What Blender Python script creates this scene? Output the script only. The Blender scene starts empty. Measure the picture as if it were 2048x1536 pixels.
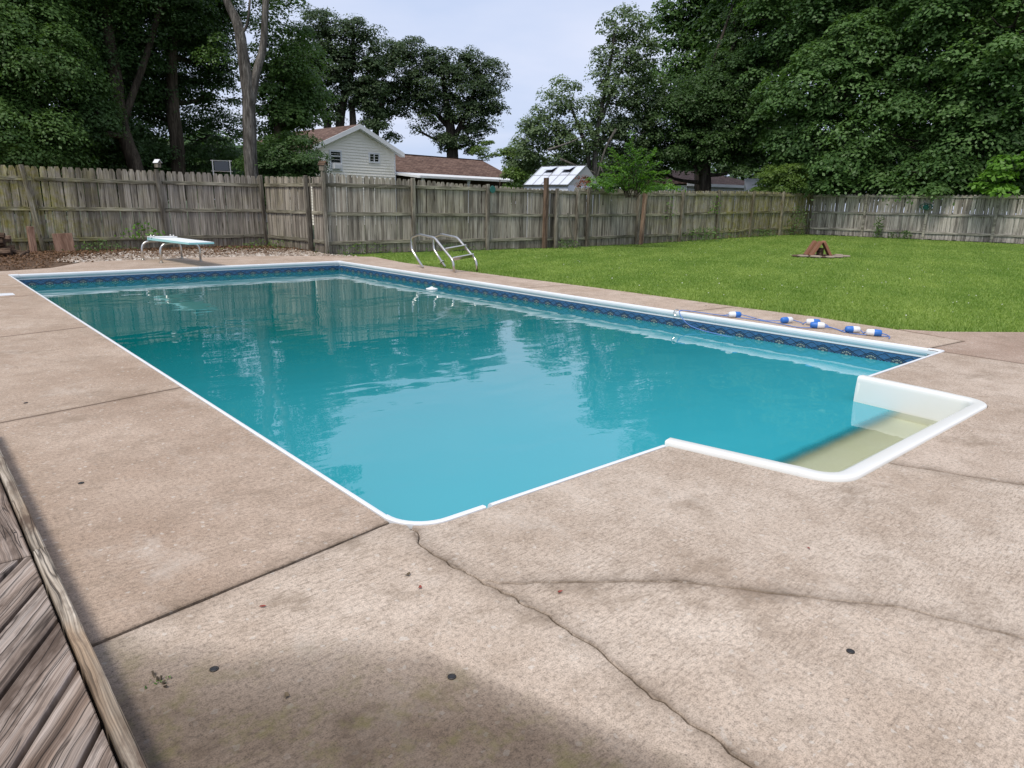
import bpy, bmesh, math, random
import numpy as np
from mathutils import Vector, Matrix
random.seed(7); RNG = np.random.default_rng(7)
R = math.radians
SC = bpy.context.scene
COL = SC.collection

# ------------------------------------------------------------------ camera
MX = ((0.75296639, 0.15137427, -0.64041193), (-0.65781672, 0.19954607, -0.7262634), (0.01785409, 0.96812561, 0.24982801))
_r = [Vector(v).normalized() for v in MX]
_r[1] = _r[2].cross(_r[0]).normalized()
CAM_H = 1.3
cd = bpy.data.cameras.new('camera'); cam = bpy.data.objects.new('camera', cd); COL.objects.link(cam)
cd.sensor_width = 36.0; cd.lens = 1394.0 / 2048 * 36; cd.clip_start = 0.05; cd.clip_end = 2000
cam.matrix_world = Matrix.Translation((0, 0, CAM_H)) @ Matrix(_r).to_4x4()
SC.camera = cam

# ------------------------------------------------------------------ sky, sun, exposure
SUN_EL, SUN_AZ = 58, 200          # azimuth of the direction the light comes from, degrees counter-clockwise from +x
w = bpy.data.worlds.new("World"); SC.world = w; w.use_nodes = True
nt = w.node_tree; nt.nodes.clear()
def wn(t, **k):
    n = nt.nodes.new(t)
    for a, b in k.items(): setattr(n, a, b)
    return n
out = wn('ShaderNodeOutputWorld'); bg = wn('ShaderNodeBackground'); bg.inputs[1].default_value = 0.1
sky = wn('ShaderNodeTexSky', sky_type='NISHITA', sun_disc=False)
sky.sun_elevation = R(SUN_EL); sky.sun_rotation = R(90 - SUN_AZ); sky.dust_density = 2.0
tc = wn('ShaderNodeTexCoord'); sep = wn('ShaderNodeSeparateXYZ'); nt.links.new(tc.outputs['Generated'], sep.inputs[0])
den = wn('ShaderNodeMath', operation='ADD'); nt.links.new(sep.outputs[2], den.inputs[0]); den.inputs[1].default_value = 0.16
mx0 = wn('ShaderNodeMath', operation='MAXIMUM'); nt.links.new(den.outputs[0], mx0.inputs[0]); mx0.inputs[1].default_value = 0.05
cmb = wn('ShaderNodeCombineXYZ')
for i in (0, 1):
    d = wn('ShaderNodeMath', operation='DIVIDE'); nt.links.new(sep.outputs[i], d.inputs[0]); nt.links.new(mx0.outputs[0], d.inputs[1]); nt.links.new(d.outputs[0], cmb.inputs[i])
ns = wn('ShaderNodeTexNoise'); ns.inputs['Scale'].default_value = 0.9; ns.inputs['Detail'].default_value = 5; ns.inputs['Roughness'].default_value = 0.5
nt.links.new(cmb.outputs[0], ns.inputs['Vector'])
cr = wn('ShaderNodeValToRGB'); e = cr.color_ramp.elements
e[0].position = 0.28; e[0].color = (4.5, 5.45, 7.5, 1); e[1].position = 0.66; e[1].color = (6.4, 6.8, 8.25, 1)
nt.links.new(ns.outputs[0], cr.inputs[0])
mix = wn('ShaderNodeMixRGB'); mix.inputs[0].default_value = 0.88
nt.links.new(sky.outputs[0], mix.inputs[1]); nt.links.new(cr.outputs[0], mix.inputs[2])
nt.links.new(mix.outputs[0], bg.inputs[0]); nt.links.new(bg.outputs[0], out.inputs[0])

sd = bpy.data.lights.new('sun', 'SUN'); sd.energy = 2.2; sd.angle = R(16); sd.color = (1.0, 0.93, 0.82)
so = bpy.data.objects.new('sun', sd); COL.objects.link(so)
sdir = Vector((math.cos(R(SUN_EL)) * math.cos(R(SUN_AZ)), math.cos(R(SUN_EL)) * math.sin(R(SUN_AZ)), math.sin(R(SUN_EL))))
so.rotation_euler = sdir.to_track_quat('Z', 'Y').to_euler(); so.location = (0, -10, 20)
vs = SC.view_settings; vs.view_transform = 'Standard'; vs.look = 'None'; vs.gamma = 1; vs.use_curve_mapping = False; vs.exposure = 0.35
SC.render.engine = 'CYCLES'; cy = SC.cycles
cy.max_bounces = 6; cy.diffuse_bounces = 3; cy.glossy_bounces = 3; cy.transmission_bounces = 4; cy.transparent_max_bounces = 8
cy.use_denoising = True; cy.caustics_reflective = False; cy.caustics_refractive = False; cy.sample_clamp_indirect = 6

# ------------------------------------------------------------------ helpers
def ray(u, v):
    d = (u - 1024, -(v - 768), -1394.0)
    return Vector([r[0] * d[0] + r[1] * d[1] + r[2] * d[2] for r in _r])
def pt(u, v, D):                                  # a place D metres away (measured on the ground) in the direction of the photo's point u, v
    r = ray(u, v); t = D / math.hypot(r.x, r.y)
    return Vector((r.x * t, r.y * t, CAM_H + r.z * t))
def gz(x, y):                                     # the lawn climbs a little towards the far corner
    t = min(max((x - 17) / 15, 0), 1); return -0.015 + 0.2 * t * t * (3 - 2 * t)

class NB:                                         # small node builder
    def __init__(s, name):
        s.m = bpy.data.materials.new(name); s.m.use_nodes = True; s.t = s.m.node_tree; s.t.nodes.clear()
        s.out = s.n('ShaderNodeOutputMaterial')
    def n(s, t, **k):
        o = s.t.nodes.new(t)
        for a, b in k.items(): setattr(o, a, b)
        return o
    def put(s, sock, v):
        if isinstance(v, bpy.types.NodeSocket): s.t.links.new(v, sock)
        elif isinstance(v, bpy.types.Node): s.t.links.new(v.outputs[0], sock)
        elif v is not None:
            try: sock.default_value = v
            except Exception: sock.default_value = (*v, 1.0)
    def math(s, op, a, b=None, c=None, clamp=False):
        o = s.n('ShaderNodeMath', operation=op, use_clamp=clamp); s.put(o.inputs[0], a)
        if b is not None: s.put(o.inputs[1], b)
        if c is not None: s.put(o.inputs[2], c)
        return o.outputs[0]
    def vm(s, op, a, b=None, scale=None):
        o = s.n('ShaderNodeVectorMath', operation=op); s.put(o.inputs[0], a)
        if b is not None: s.put(o.inputs[1], b)
        if scale is not None: s.put(o.inputs['Scale'], scale)
        return o.outputs['Value'] if op in ('DOT_PRODUCT', 'LENGTH', 'DISTANCE') else o.outputs[0]
    def pos(s): return s.n('ShaderNodeNewGeometry').outputs['Position']
    def obj(s): return s.n('ShaderNodeTexCoord').outputs['Object']
    def rnd(s): return s.n('ShaderNodeObjectInfo').outputs['Random']
    def mapv(s, v, scale=(1, 1, 1), rot=(0, 0, 0), loc=(0, 0, 0)):
        o = s.n('ShaderNodeMapping'); s.put(o.inputs[0], v); o.inputs['Scale'].default_value = scale; o.inputs['Rotation'].default_value = rot; o.inputs['Location'].default_value = loc
        return o.outputs[0]
    def noise(s, v, scale, detail=4, rough=0.55, dist=0.0):
        o = s.n('ShaderNodeTexNoise'); s.put(o.inputs['Vector'], v); o.inputs['Scale'].default_value = scale; o.inputs['Detail'].default_value = detail
        o.inputs['Roughness'].default_value = rough; o.inputs['Distortion'].default_value = dist
        return o.outputs[0]
    def vor(s, v, scale, feature='F1', out='Distance'):
        o = s.n('ShaderNodeTexVoronoi', feature=feature); s.put(o.inputs['Vector'], v); o.inputs['Scale'].default_value = scale
        return o.outputs[out]
    def ramp(s, f, *stops):
        o = s.n('ShaderNodeValToRGB'); s.put(o.inputs[0], f); el = o.color_ramp.elements
        el[0].position = stops[0][0]; el[1].position = stops[-1][0]
        for p, c in stops[1:-1]: el.new(p)
        for q, (p, c) in zip(sorted(el, key=lambda e_: e_.position), stops): q.color = (c, c, c, 1) if isinstance(c, (int, float)) else (*c, 1)
        return o.outputs[0]
    def mix(s, f, a, b, mode='MIX'):
        o = s.n('ShaderNodeMixRGB', blend_type=mode); s.put(o.inputs[0], f)
        s.put(o.inputs[1], (*a, 1) if isinstance(a, tuple) else a); s.put(o.inputs[2], (*b, 1) if isinstance(b, tuple) else b)
        return o.outputs[0]
    def bump(s, h, strength=0.5, dist=0.01, normal=None):
        o = s.n('ShaderNodeBump'); s.put(o.inputs['Height'], h); o.inputs['Strength'].default_value = strength; o.inputs['Distance'].default_value = dist
        if normal is not None: s.put(o.inputs['Normal'], normal)
        return o.outputs[0]
    def pr(s, color, rough=0.8, normal=None, metal=0.0, spec=0.5, **kw):
        o = s.n('ShaderNodeBsdfPrincipled'); s.put(o.inputs['Base Color'], (*color, 1) if isinstance(color, tuple) else color)
        s.put(o.inputs['Roughness'], rough); o.inputs['Metallic'].default_value = metal; s.put(o.inputs['Specular IOR Level'], spec)
        if normal is not None: s.put(o.inputs['Normal'], normal)
        for k, v in kw.items(): s.put(o.inputs[k], v)
        return o.outputs[0]
    def done(s, sh): s.put(s.out.inputs[0], sh); return s.m

def tag(o, label=None, cat=None, group=None, kind=None):
    if label: o['label'] = label
    if cat: o['category'] = cat
    if group: o['group'] = group
    if kind: o['kind'] = kind
    return o
def empty(name, loc=(0, 0, 0), rz=0.0):
    o = bpy.data.objects.new(name, None); COL.objects.link(o); o.location = loc; o.rotation_euler = (0, 0, rz); o.empty_display_size = 0.2; return o
def mk(name, verts, faces, mats, parent=None, smooth=False, mi=None, loc=None):
    me = bpy.data.meshes.new(name); me.from_pydata([tuple(v) for v in verts], [], faces); me.update()
    for m in (mats if isinstance(mats, (list, tuple)) else [mats]): me.materials.append(m)
    if mi: me.polygons.foreach_set('material_index', mi)
    if smooth: me.polygons.foreach_set('use_smooth', [True] * len(me.polygons))
    return link(name, me, parent, loc)
def link(name, me, parent=None, loc=None, rot=None):
    o = bpy.data.objects.new(name, me); COL.objects.link(o)
    if parent: o.parent = parent
    if loc is not None: o.location = loc
    if rot is not None: o.rotation_euler = rot
    return o
def box_geo(x0, x1, y0, y1, z0, z1, bev=0.0):
    if bev <= 0:
        v = [(x, y, z) for z in (z0, z1) for y in (y0, y1) for x in (x0, x1)]
        return v, [(0, 2, 3, 1), (4, 5, 7, 6), (0, 1, 5, 4), (2, 6, 7, 3), (0, 4, 6, 2), (1, 3, 7, 5)]
    bm = bmesh.new(); v, f = box_geo(x0, x1, y0, y1, z0, z1); vs_ = [bm.verts.new(p) for p in v]
    for q in f: bm.faces.new([vs_[i] for i in q])
    bmesh.ops.bevel(bm, geom=bm.edges[:], offset=bev, segments=1, affect='EDGES')
    bm.verts.index_update(); r = ([tuple(a.co) for a in bm.verts], [tuple(a.index for a in q.verts) for q in bm.faces]); bm.free(); return r
def box(name, x0, x1, y0, y1, z0, z1, m, parent=None, bev=0.0, loc=None):
    v, f = box_geo(x0, x1, y0, y1, z0, z1, bev); return mk(name, v, f, m, parent, loc=loc)
def join(*gs):
    V, F = [], []
    for v, f in gs:
        b = len(V); V += list(v); F += [tuple(i + b for i in q) for q in f]
    return V, F
def xf(g, M): return [tuple(M @ Vector(p)) for p in g[0]], g[1]
def tube_geo(pts, radii, n=8, cap=True, jit=0.0):
    pts = [Vector(p) for p in pts]
    if not hasattr(radii, '__len__'): radii = [radii] * len(pts)
    V, F = [], []; ref = Vector((0.31, 0.95, 0.05)) 
    for i, p in enumerate(pts):
        t = (pts[min(i + 1, len(pts) - 1)] - pts[max(i - 1, 0)]).normalized()
        a = t.cross(ref)
        if a.length < 0.1: a = t.cross(Vector((1, 0, 0)))
        a.normalize(); b = t.cross(a)
        for k in range(n):
            an = 2 * math.pi * k / n; r = radii[i] * (1 + (random.uniform(-jit, jit) if jit else 0))
            V.append(tuple(p + (a * math.cos(an) + b * math.sin(an)) * r))
        if i:
            for k in range(n): F.append(((i - 1) * n + k, (i - 1) * n + (k + 1) % n, i * n + (k + 1) % n, i * n + k))
    if cap: F.append(tuple(range(n - 1, -1, -1))); F.append(tuple(range((len(pts) - 1) * n, len(pts) * n)))
    return V, F
def smooth_path(pts, sub=6):
    pts = [Vector(p) for p in pts]; o = []
    for i in range(len(pts) - 1):
        p0, p1, p2, p3 = pts[max(i - 1, 0)], pts[i], pts[i + 1], pts[min(i + 2, len(pts) - 1)]
        for k in range(sub):
            t = k / sub; o.append(0.5 * ((2 * p1) + (-p0 + p2) * t + (2 * p0 - 5 * p1 + 4 * p2 - p3) * t * t + (-p0 + 3 * p1 - 3 * p2 + p3) * t ** 3))
    o.append(pts[-1]); return o
def bend_path(pts, r=0.08, seg=5):                 # polyline with rounded bends
    pts = [Vector(p) for p in pts]; o = [pts[0]]
    for i in range(1, len(pts) - 1):
        a, b, c = pts[i - 1], pts[i], pts[i + 1]; rr = min(r, (a - b).length * .48, (c - b).length * .48)
        p, q = b + (a - b).normalized() * rr, b + (c - b).normalized() * rr
        for k in range(seg + 1):
            t = k / seg; o.append((1 - t) ** 2 * p + 2 * t * (1 - t) * b + t * t * q)
    o.append(pts[-1]); return o
def lathe_geo(prof, n=16):
    V, F = [], []
    for i, (r, z) in enumerate(prof):
        for k in range(n): V.append((r * math.cos(2 * math.pi * k / n), r * math.sin(2 * math.pi * k / n), z))
        if i:
            for k in range(n): F.append(((i - 1) * n + k, (i - 1) * n + (k + 1) % n, i * n + (k + 1) % n, i * n + k))
    F.append(tuple(range(n - 1, -1, -1))); F.append(tuple(range((len(prof) - 1) * n, len(prof) * n)))
    return V, F

# ------------------------------------------------------------------ materials
def m_plain(name, c, rough=0.6, metal=0.0, spec=0.5, var=0.12, sc=8.0, bump=0.0):
    b = NB(name); o = b.obj(); n = b.noise(o, sc, 5)
    f = b.math('MULTIPLY_ADD', n, 2 * var, 1 - var)
    col = b.vm('SCALE', c, scale=f)
    nm = b.bump(b.noise(o, sc * 6, 4), bump, 0.01) if bump else None
    return b.done(b.pr(col, rough, nm, metal, spec))

CRACK1 = [(1.44, 2.27), (1.44, 2.2), (1.39, 2.12), (1.38, 1.99), (1.40, 1.74), (1.43, 1.46), (1.43, 1.21), (1.39, 0.99), (1.38, 0.81), (1.37, 0.65), (1.33, 0.3), (1.3, -3.0)]
CRACK2 = [(1.405, 1.74), (1.44, 1.68), (1.61, 1.55), (1.94, 1.29), (2.09, 1.09), (2.24, 0.89), (2.39, 0.70), (2.44, 0.56), (2.51, 0.38), (2.7, -0.2), (3.0, -3.0)]
CRACK3 = [(3.83, 1.31), (3.85, 1.22), (3.89, 1.14), (3.96, 0.93), (4.04, 0.74), (4.2, 0.2), (4.5, -3.0)]

def m_concrete():
    b = NB('concrete'); p = b.pos(); oi = b.n('ShaderNodeObjectInfo')
    wob = b.noise(p, 9, 3); wv = b.vm('SCALE', b.vm('SUBTRACT', b.n('ShaderNodeTexNoise').outputs['Color'], (0.5, 0.5, 0.5)), scale=0.0)
    flat = b.vm('MULTIPLY', p, (1, 1, 0))
    # stain round the cracks: distance to each stretch
    dmin = None; wp = b.n('ShaderNodeTexNoise'); b.put(wp.inputs['Vector'], p); wp.inputs['Scale'].default_value = 14; wp.inputs['Detail'].default_value = 3
    pw = b.vm('MULTIPLY', b.vm('ADD', p, b.vm('SCALE', b.vm('SUBTRACT', wp.outputs['Color'], (0.5, 0.5, 0.5)), scale=0.05)), (1, 1, 0))
    for pl in (CRACK1[:10], CRACK2[1:9], CRACK3[:5], [(0.25, 2.185), (1.40, 2.345)]):
        for (ax, ay), (bx, by) in zip(pl[::1], pl[1::1]):
            A = (ax, ay, 0); ba = (bx - ax, by - ay, 0); L2 = ba[0] ** 2 + ba[1] ** 2
            pa = b.vm('SUBTRACT', pw, A); h = b.math('MULTIPLY', b.vm('DOT_PRODUCT', pa, ba), 1 / L2, clamp=True)
            bh = b.n('ShaderNodeVectorMath', operation='SCALE'); bh.inputs[0].default_value = ba; b.put(bh.inputs['Scale'], h)
            d = b.vm('DISTANCE', pa, bh.outputs[0])
            dmin = d if dmin is None else b.math('MINIMUM', dmin, d)
    n_l = b.noise(p, 1.3, 4, 0.6); n_m = b.noise(p, 6.5, 5, 0.65); n_f = b.noise(p, 60, 4, 0.7); n_g = b.noise(p, 210, 3, 0.7)
    base = b.mix(b.ramp(n_l, (0.32, 0.0), (0.66, 1.0)), (0.425, 0.335, 0.258), (0.575, 0.485, 0.398))
    base = b.mix(1.0, base, oi.outputs['Color'], 'MULTIPLY')
    base = b.mix(b.ramp(n_m, (0.30, 0.42), (0.55, 0.0)), base, (0.25, 0.185, 0.13))
    sp = b.ramp(n_f, (0.3, 0.5), (0.5, 1.0), (0.75, 1.22)); base = b.mix(0.9, base, sp, 'MULTIPLY')
    gr = b.ramp(n_g, (0.3, 0.4), (0.47, 1.0), (0.7, 1.3)); base = b.mix(0.9, base, gr, 'MULTIPLY')
    pits = b.ramp(b.vor(p, 55), (0.05, 0.0), (0.16, 1.0))
    pm = b.math('MULTIPLY', b.math('SUBTRACT', 1.0, pits), b.ramp(b.noise(p, 8, 2), (0.46, 0.0), (0.6, 0.7)))
    base = b.mix(pm, base, (0.13, 0.10, 0.075))
    peb = b.ramp(b.vor(p, 75, out='Color'), (0.86, 0.0), (0.93, 0.55)); base = b.mix(peb, base, (0.6, 0.55, 0.48))
    smk = b.noise(b.mapv(p, (1.7, 2.6, 1), (0, 0, R(30)), (4, 1, 0)), 1.0, 5, 0.75); base = b.mix(b.ramp(smk, (0.56, 0.0), (0.63, 0.35), (0.74, 0.8)), base, (0.21, 0.155, 0.105))   # dried dirt smudges
    pale = b.noise(b.mapv(p, (2.4, 1.6, 1), (0, 0, R(-20)), (9, 3, 0)), 1.0, 6, 0.75); base = b.mix(b.ramp(pale, (0.56, 0.0), (0.74, 0.45)), base, (0.63, 0.56, 0.485))             # limey bloom
    # brushed finish, lines across the slope of the pool
    br = b.noise(b.mapv(p, (18, 130, 1), (0, 0, R(-32))), 1.0, 3, 0.7)
    brm = b.ramp(b.noise(p, 1.1, 2), (0.36, 0.15), (0.55, 1.0))
    brc = b.math('MULTIPLY', b.ramp(br, (0.3, 0.85), (0.5, 0.0)), brm); base = b.mix(brc, base, (0.22, 0.17, 0.125))
    # crack stains
    dj = None
    for (ax, ay), (bx, by) in (((0.25, 4.90), (1.40, 5.13)), ((0.25, 7.95), (1.40, 8.21)), ((0.25, 11.1), (1.4, 11.3)), ((7.5, 5.22), (8.6, 5.1)), ((7.5, 8.3), (8.6, 8.2)), ((7.46, 2.35), (7.46, -2.0)), ((7.46, 2.36), (8.29, 2.27)), ((8.29, 2.27), (8.48, 3.03))):
        A = (ax, ay, 0); ba = (bx - ax, by - ay, 0); L2 = ba[0] ** 2 + ba[1] ** 2
        pa = b.vm('SUBTRACT', flat, A); h = b.math('MULTIPLY', b.vm('DOT_PRODUCT', pa, ba), 1 / L2, clamp=True)
        bh = b.n('ShaderNodeVectorMath', operation='SCALE'); bh.inputs[0].default_value = ba; b.put(bh.inputs['Scale'], h)
        d = b.vm('DISTANCE', pa, bh.outputs[0]); dj = d if dj is None else b.math('MINIMUM', dj, d)
    base = b.mix(b.ramp(dj, (0.0, 0.9), (0.009, 0.7), (0.02, 0.15), (0.05, 0.0)), base, (0.11, 0.075, 0.05))
    cst = b.ramp(dmin, (0.0, 1.0), (0.006, 0.7), (0.022, 0.34), (0.09, 0.0))
    cst = b.math('MULTIPLY', cst, b.ramp(n_m, (0.25, 1.0), (0.8, 0.35)))
    base = b.mix(b.math('MULTIPLY', cst, 0.95), base, (0.10, 0.07, 0.045))
    # darker, soft-edged corner by the wooden deck, with greenish algae blotches
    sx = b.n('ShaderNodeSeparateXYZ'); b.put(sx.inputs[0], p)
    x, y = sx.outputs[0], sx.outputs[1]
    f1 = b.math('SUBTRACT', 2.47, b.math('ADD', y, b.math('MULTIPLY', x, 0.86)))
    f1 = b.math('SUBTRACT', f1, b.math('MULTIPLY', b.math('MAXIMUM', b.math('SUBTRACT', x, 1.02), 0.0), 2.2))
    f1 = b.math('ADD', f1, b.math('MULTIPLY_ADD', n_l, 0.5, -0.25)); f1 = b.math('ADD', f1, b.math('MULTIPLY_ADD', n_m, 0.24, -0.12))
    dark_area = b.ramp(f1, (0.0, 0.0), (0.14, 0.5), (0.42, 0.85))
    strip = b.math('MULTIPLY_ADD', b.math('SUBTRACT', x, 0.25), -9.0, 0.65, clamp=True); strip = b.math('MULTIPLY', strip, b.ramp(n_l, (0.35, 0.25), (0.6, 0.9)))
    dark_area = b.math('MAXIMUM', dark_area, strip)
    base = b.mix(dark_area, base, b.mix(1.0, base, (0.22, 0.195, 0.175), 'MULTIPLY'))
    alg = b.math('MULTIPLY', dark_area, b.ramp(b.noise(p, 7.0, 5, 0.7), (0.5, 0.0), (0.68, 0.6))); base = b.mix(alg, base, (0.13, 0.12, 0.035))
    hgt = b.math('ADD', b.math('MULTIPLY', n_g, 0.5), b.math('ADD', b.math('MULTIPLY', n_f, 0.6), b.math('MULTIPLY', pits, 0.4)))
    hgt = b.math('ADD', hgt, b.math('MULTIPLY', br, 0.5))
    return b.done(b.pr(base, 0.85, b.bump(hgt, 0.5, 0.004), spec=0.3))

def m_wood(name, dark, mid, light, alg=0.0, world_alg=True, longax=2, rough=0.9, scale=1.0):
    b = NB(name); o = b.obj(); r = b.rnd()
    off = b.vm('SCALE', (37.0, 19.0, 53.0), scale=r)
    v = b.vm('ADD', o, off)
    s = [26 * scale] * 3; s[longax] = 1.6 * scale; g = b.noise(b.mapv(v, tuple(s)), 1.0, 6, 0.65, 0.6)
    s2 = [90 * scale] * 3; s2[longax] = 3.0 * scale; g2 = b.noise(b.mapv(v, tuple(s2)), 1.0, 3, 0.6)
    s3 = [6.0 * scale] * 3; s3[longax] = 1.2 * scale; blot = b.noise(b.mapv(v, tuple(s3)), 1.0, 4, 0.6)
    c = b.ramp(g, (0.3, dark), (0.47, mid), (0.68, light))
    c = b.mix(0.85, c, b.ramp(g2, (0.32, 0.42), (0.5, 0.95), (0.66, 1.3)), 'MULTIPLY')
    c = b.mix(b.ramp(blot, (0.36, 0.75), (0.52, 0.0)), c, tuple(q * 0.8 for q in dark))
    s4 = [34 * scale] * 3; s4[longax] = 1.3 * scale; ck = b.noise(b.mapv(v, tuple(s4)), 1.0, 2, 0.5, 0.2)
    ckm = b.ramp(b.math('ABSOLUTE', b.math('SUBTRACT', ck, 0.5)), (0.0, 0.85), (0.012, 0.5), (0.028, 0.0)); c = b.mix(b.math('MULTIPLY', ckm, b.ramp(blot, (0.4, 1.0), (0.6, 0.25))), c, tuple(q * 0.45 for q in dark))
    tone = b.ramp(r, (0.0, 0.70), (0.4, 1.0), (1.0, 1.2)); c = b.mix(1.0, c, tone, 'MULTIPLY')
    kn = b.vor(b.mapv(v, (7, 7, 2.2) if longax == 2 else (7, 2.2, 7)), 1.0); c = b.mix(b.ramp(kn, (0.06, 0.85), (0.14, 0.0)), c, (0.03, 0.022, 0.015))
    if alg:
        p = b.pos(); a = b.noise(p, 0.55, 3, 0.6); a2 = b.noise(p, 5.0, 4, 0.7)
        sx = b.n('ShaderNodeSeparateXYZ'); b.put(sx.inputs[0], p)
        # greener towards the shaded stretch of the back fence and the left end
        zone = b.math('MULTIPLY', b.ramp(b.math('MULTIPLY', b.math('SUBTRACT', sx.outputs[0], 19.0), 0.12, clamp=True), (0, 0.0), (1, 1.0)),
                      b.math('MULTIPLY', b.math('SUBTRACT', 32.2, sx.outputs[0]), 4.0, clamp=True))
        zl = b.math('MULTIPLY', b.math('SUBTRACT', 5.5, sx.outputs[0]), 0.3, clamp=True)
        z = b.math('ADD', b.math('MAXIMUM', zone, zl), b.ramp(a, (0.45, 0.0), (0.7, 0.5)), clamp=True)
        f = b.math('MULTIPLY', z, b.ramp(a2, (0.35, 0.1), (0.65, 1.0))); c = b.mix(b.math('MULTIPLY', f, alg), c, b.mix(1.0, c, (0.72, 0.72, 0.22), 'MULTIPLY'))
        # soil splash, dark rot low down
        low = b.math('MULTIPLY_ADD', sx.outputs[2], -2.6, 0.95, clamp=True); low = b.math('MULTIPLY', low, b.ramp(a2, (0.3, 1.0), (0.7, 0.2)))
        c = b.mix(b.math('MULTIPLY', low, 0.7), c, (0.06, 0.045, 0.028))
    h = b.math('ADD', g, b.math('MULTIPLY', g2, 0.6))
    return b.done(b.pr(c, rough, b.bump(h, 0.7, 0.004), spec=0.2))

def m_leaf(name, c1, c2, trans=0.36, rough=0.5):
    b = NB(name); a = b.n('ShaderNodeAttribute', attribute_name='tint').outputs['Fac']
    big = b.noise(b.pos(), 0.35, 2)
    f = b.math('ADD', b.math('MULTIPLY', a, 0.75), b.math('MULTIPLY', big, 0.35))
    c = b.mix(f, c1, c2)
    pr = b.pr(c, rough, spec=0.35); tr = b.n('ShaderNodeBsdfTranslucent'); b.put(tr.inputs[0], b.mix(1.0, c, (1.25, 1.35, 0.6), 'MULTIPLY'))
    ms = b.n('ShaderNodeMixShader'); ms.inputs[0].default_value = trans; b.put(ms.inputs[1], pr); b.put(ms.inputs[2], tr.outputs[0])
    return b.done(ms.outputs[0])

def m_deck(name, dark, mid, light):
    b = NB(name); o = b.obj(); r = b.rnd(); v = b.vm('ADD', o, b.vm('SCALE', (37.0, 19.0, 53.0), scale=r))
    wob = b.math('MULTIPLY_ADD', b.noise(b.mapv(v, (5, 2.2, 1)), 1.0, 3, 0.5), 0.05, -0.025)          # grain bends round knots
    kv = b.mapv(v, (6.5, 2.6, 1)); kd = b.vor(kv, 1.0)
    sx = b.n('ShaderNodeSeparateXYZ'); b.put(sx.inputs[0], v); xx = b.math('ADD', sx.outputs[0], wob)
    def grain(fx, fy, det): 
        cb = b.n('ShaderNodeCombineXYZ'); b.put(cb.inputs[0], b.math('MULTIPLY', xx, fx)); b.put(cb.inputs[1], b.math('MULTIPLY', sx.outputs[1], fy)); return b.noise(cb.outputs[0], 1.0, det, 0.55)
    g1, g2, g3 = grain(34, 0.9, 3), grain(120, 1.6, 3), grain(290, 3.0, 2)
    c = b.ramp(g1, (0.30, dark), (0.48, mid), (0.68, light))
    c = b.mix(1.0, c, b.ramp(g2, (0.34, 0.66), (0.47, 0.97), (0.6, 1.2)), 'MULTIPLY')
    c = b.mix(0.8, c, b.ramp(g3, (0.36, 0.55), (0.5, 1.0), (0.6, 1.2)), 'MULTIPLY')
    bl = b.noise(b.mapv(v, (9, 2.5, 1)), 1.0, 5, 0.7); c = b.mix(b.ramp(bl, (0.36, 0.8), (0.5, 0.0)), c, (0.085, 0.055, 0.038))
    bl2 = b.noise(b.mapv(v, (5, 1.4, 1), loc=(3, 7, 0)), 1.0, 4, 0.6); c = b.mix(b.ramp(bl2, (0.52, 0.0), (0.66, 0.7)), c, b.mix(1.0, c, (0.78, 0.62, 0.48), 'MULTIPLY'))
    ck = b.math('ABSOLUTE', b.math('SUBTRACT', grain(20, 0.55, 2), 0.5)); c = b.mix(b.ramp(ck, (0.0, 0.8), (0.004, 0.55), (0.010, 0.0)), c, (0.03, 0.021, 0.015))
    c = b.mix(b.ramp(kd, (0.05, 0.9), (0.10, 0.0)), c, (0.035, 0.022, 0.015))
    c = b.mix(1.0, c, b.ramp(r, (0.0, 0.66), (1.0, 1.18)), 'MULTIPLY')
    h = b.math('ADD', b.math('ADD', g2, g3), b.math('MULTIPLY', b.ramp(ck, (0.0, 0.0), (0.014, 1.0)), 1.5))
    return b.done(b.pr(c, 0.85, b.bump(h, 0.8, 0.003), spec=0.25))
M = {}
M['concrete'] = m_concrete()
M['fence'] = m_wood('weathered_fence_wood', (0.13, 0.112, 0.088), (0.325, 0.29, 0.24), (0.49, 0.45, 0.385), alg=0.95)
M['fence_grey'] = m_wood('silver_fence_wood', (0.18, 0.16, 0.14), (0.42, 0.385, 0.345), (0.62, 0.58, 0.53), alg=0.25)
M['rail'] = m_wood('fence_rail_wood', (0.10, 0.09, 0.065), (0.27, 0.25, 0.19), (0.43, 0.405, 0.32), alg=0.9, longax=0)
M['rail_grey'] = m_wood('silver_rail_wood', (0.18, 0.165, 0.14), (0.40, 0.375, 0.33), (0.58, 0.55, 0.49), alg=0.25, longax=0)
M['post'] = m_wood('fence_post_wood', (0.085, 0.07, 0.055), (0.21, 0.19, 0.155), (0.34, 0.32, 0.27), alg=0.6)
M['redpost'] = m_wood('brown_post_wood', (0.08, 0.05, 0.035), (0.21, 0.14, 0.10), (0.36, 0.26, 0.19))
M['plank'] = m_deck('weathered_deck_wood', (0.15, 0.11, 0.085), (0.33, 0.255, 0.205), (0.56, 0.475, 0.41))
M['border'] = m_deck('deck_border_wood', (0.13, 0.105, 0.08), (0.31, 0.26, 0.20), (0.46, 0.41, 0.34))
M['board'] = m_wood('brown_board_wood', (0.16, 0.085, 0.055), (0.28, 0.17, 0.12), (0.36, 0.24, 0.17))
M['log'] = m_wood('log_wood', (0.03, 0.02, 0.014), (0.10, 0.065, 0.045), (0.22, 0.15, 0.10), longax=1)
M['white'] = m_plain('white_vinyl', (0.74, 0.755, 0.77), 0.38, var=0.08, sc=5)
M['whitep'] = m_plain('white_paint', (0.72, 0.73, 0.74), 0.5, var=0.06, sc=4)
M['steel'] = m_plain('brushed_steel', (0.62, 0.60, 0.56), 0.28, metal=1.0, var=0.15, sc=9)
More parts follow.
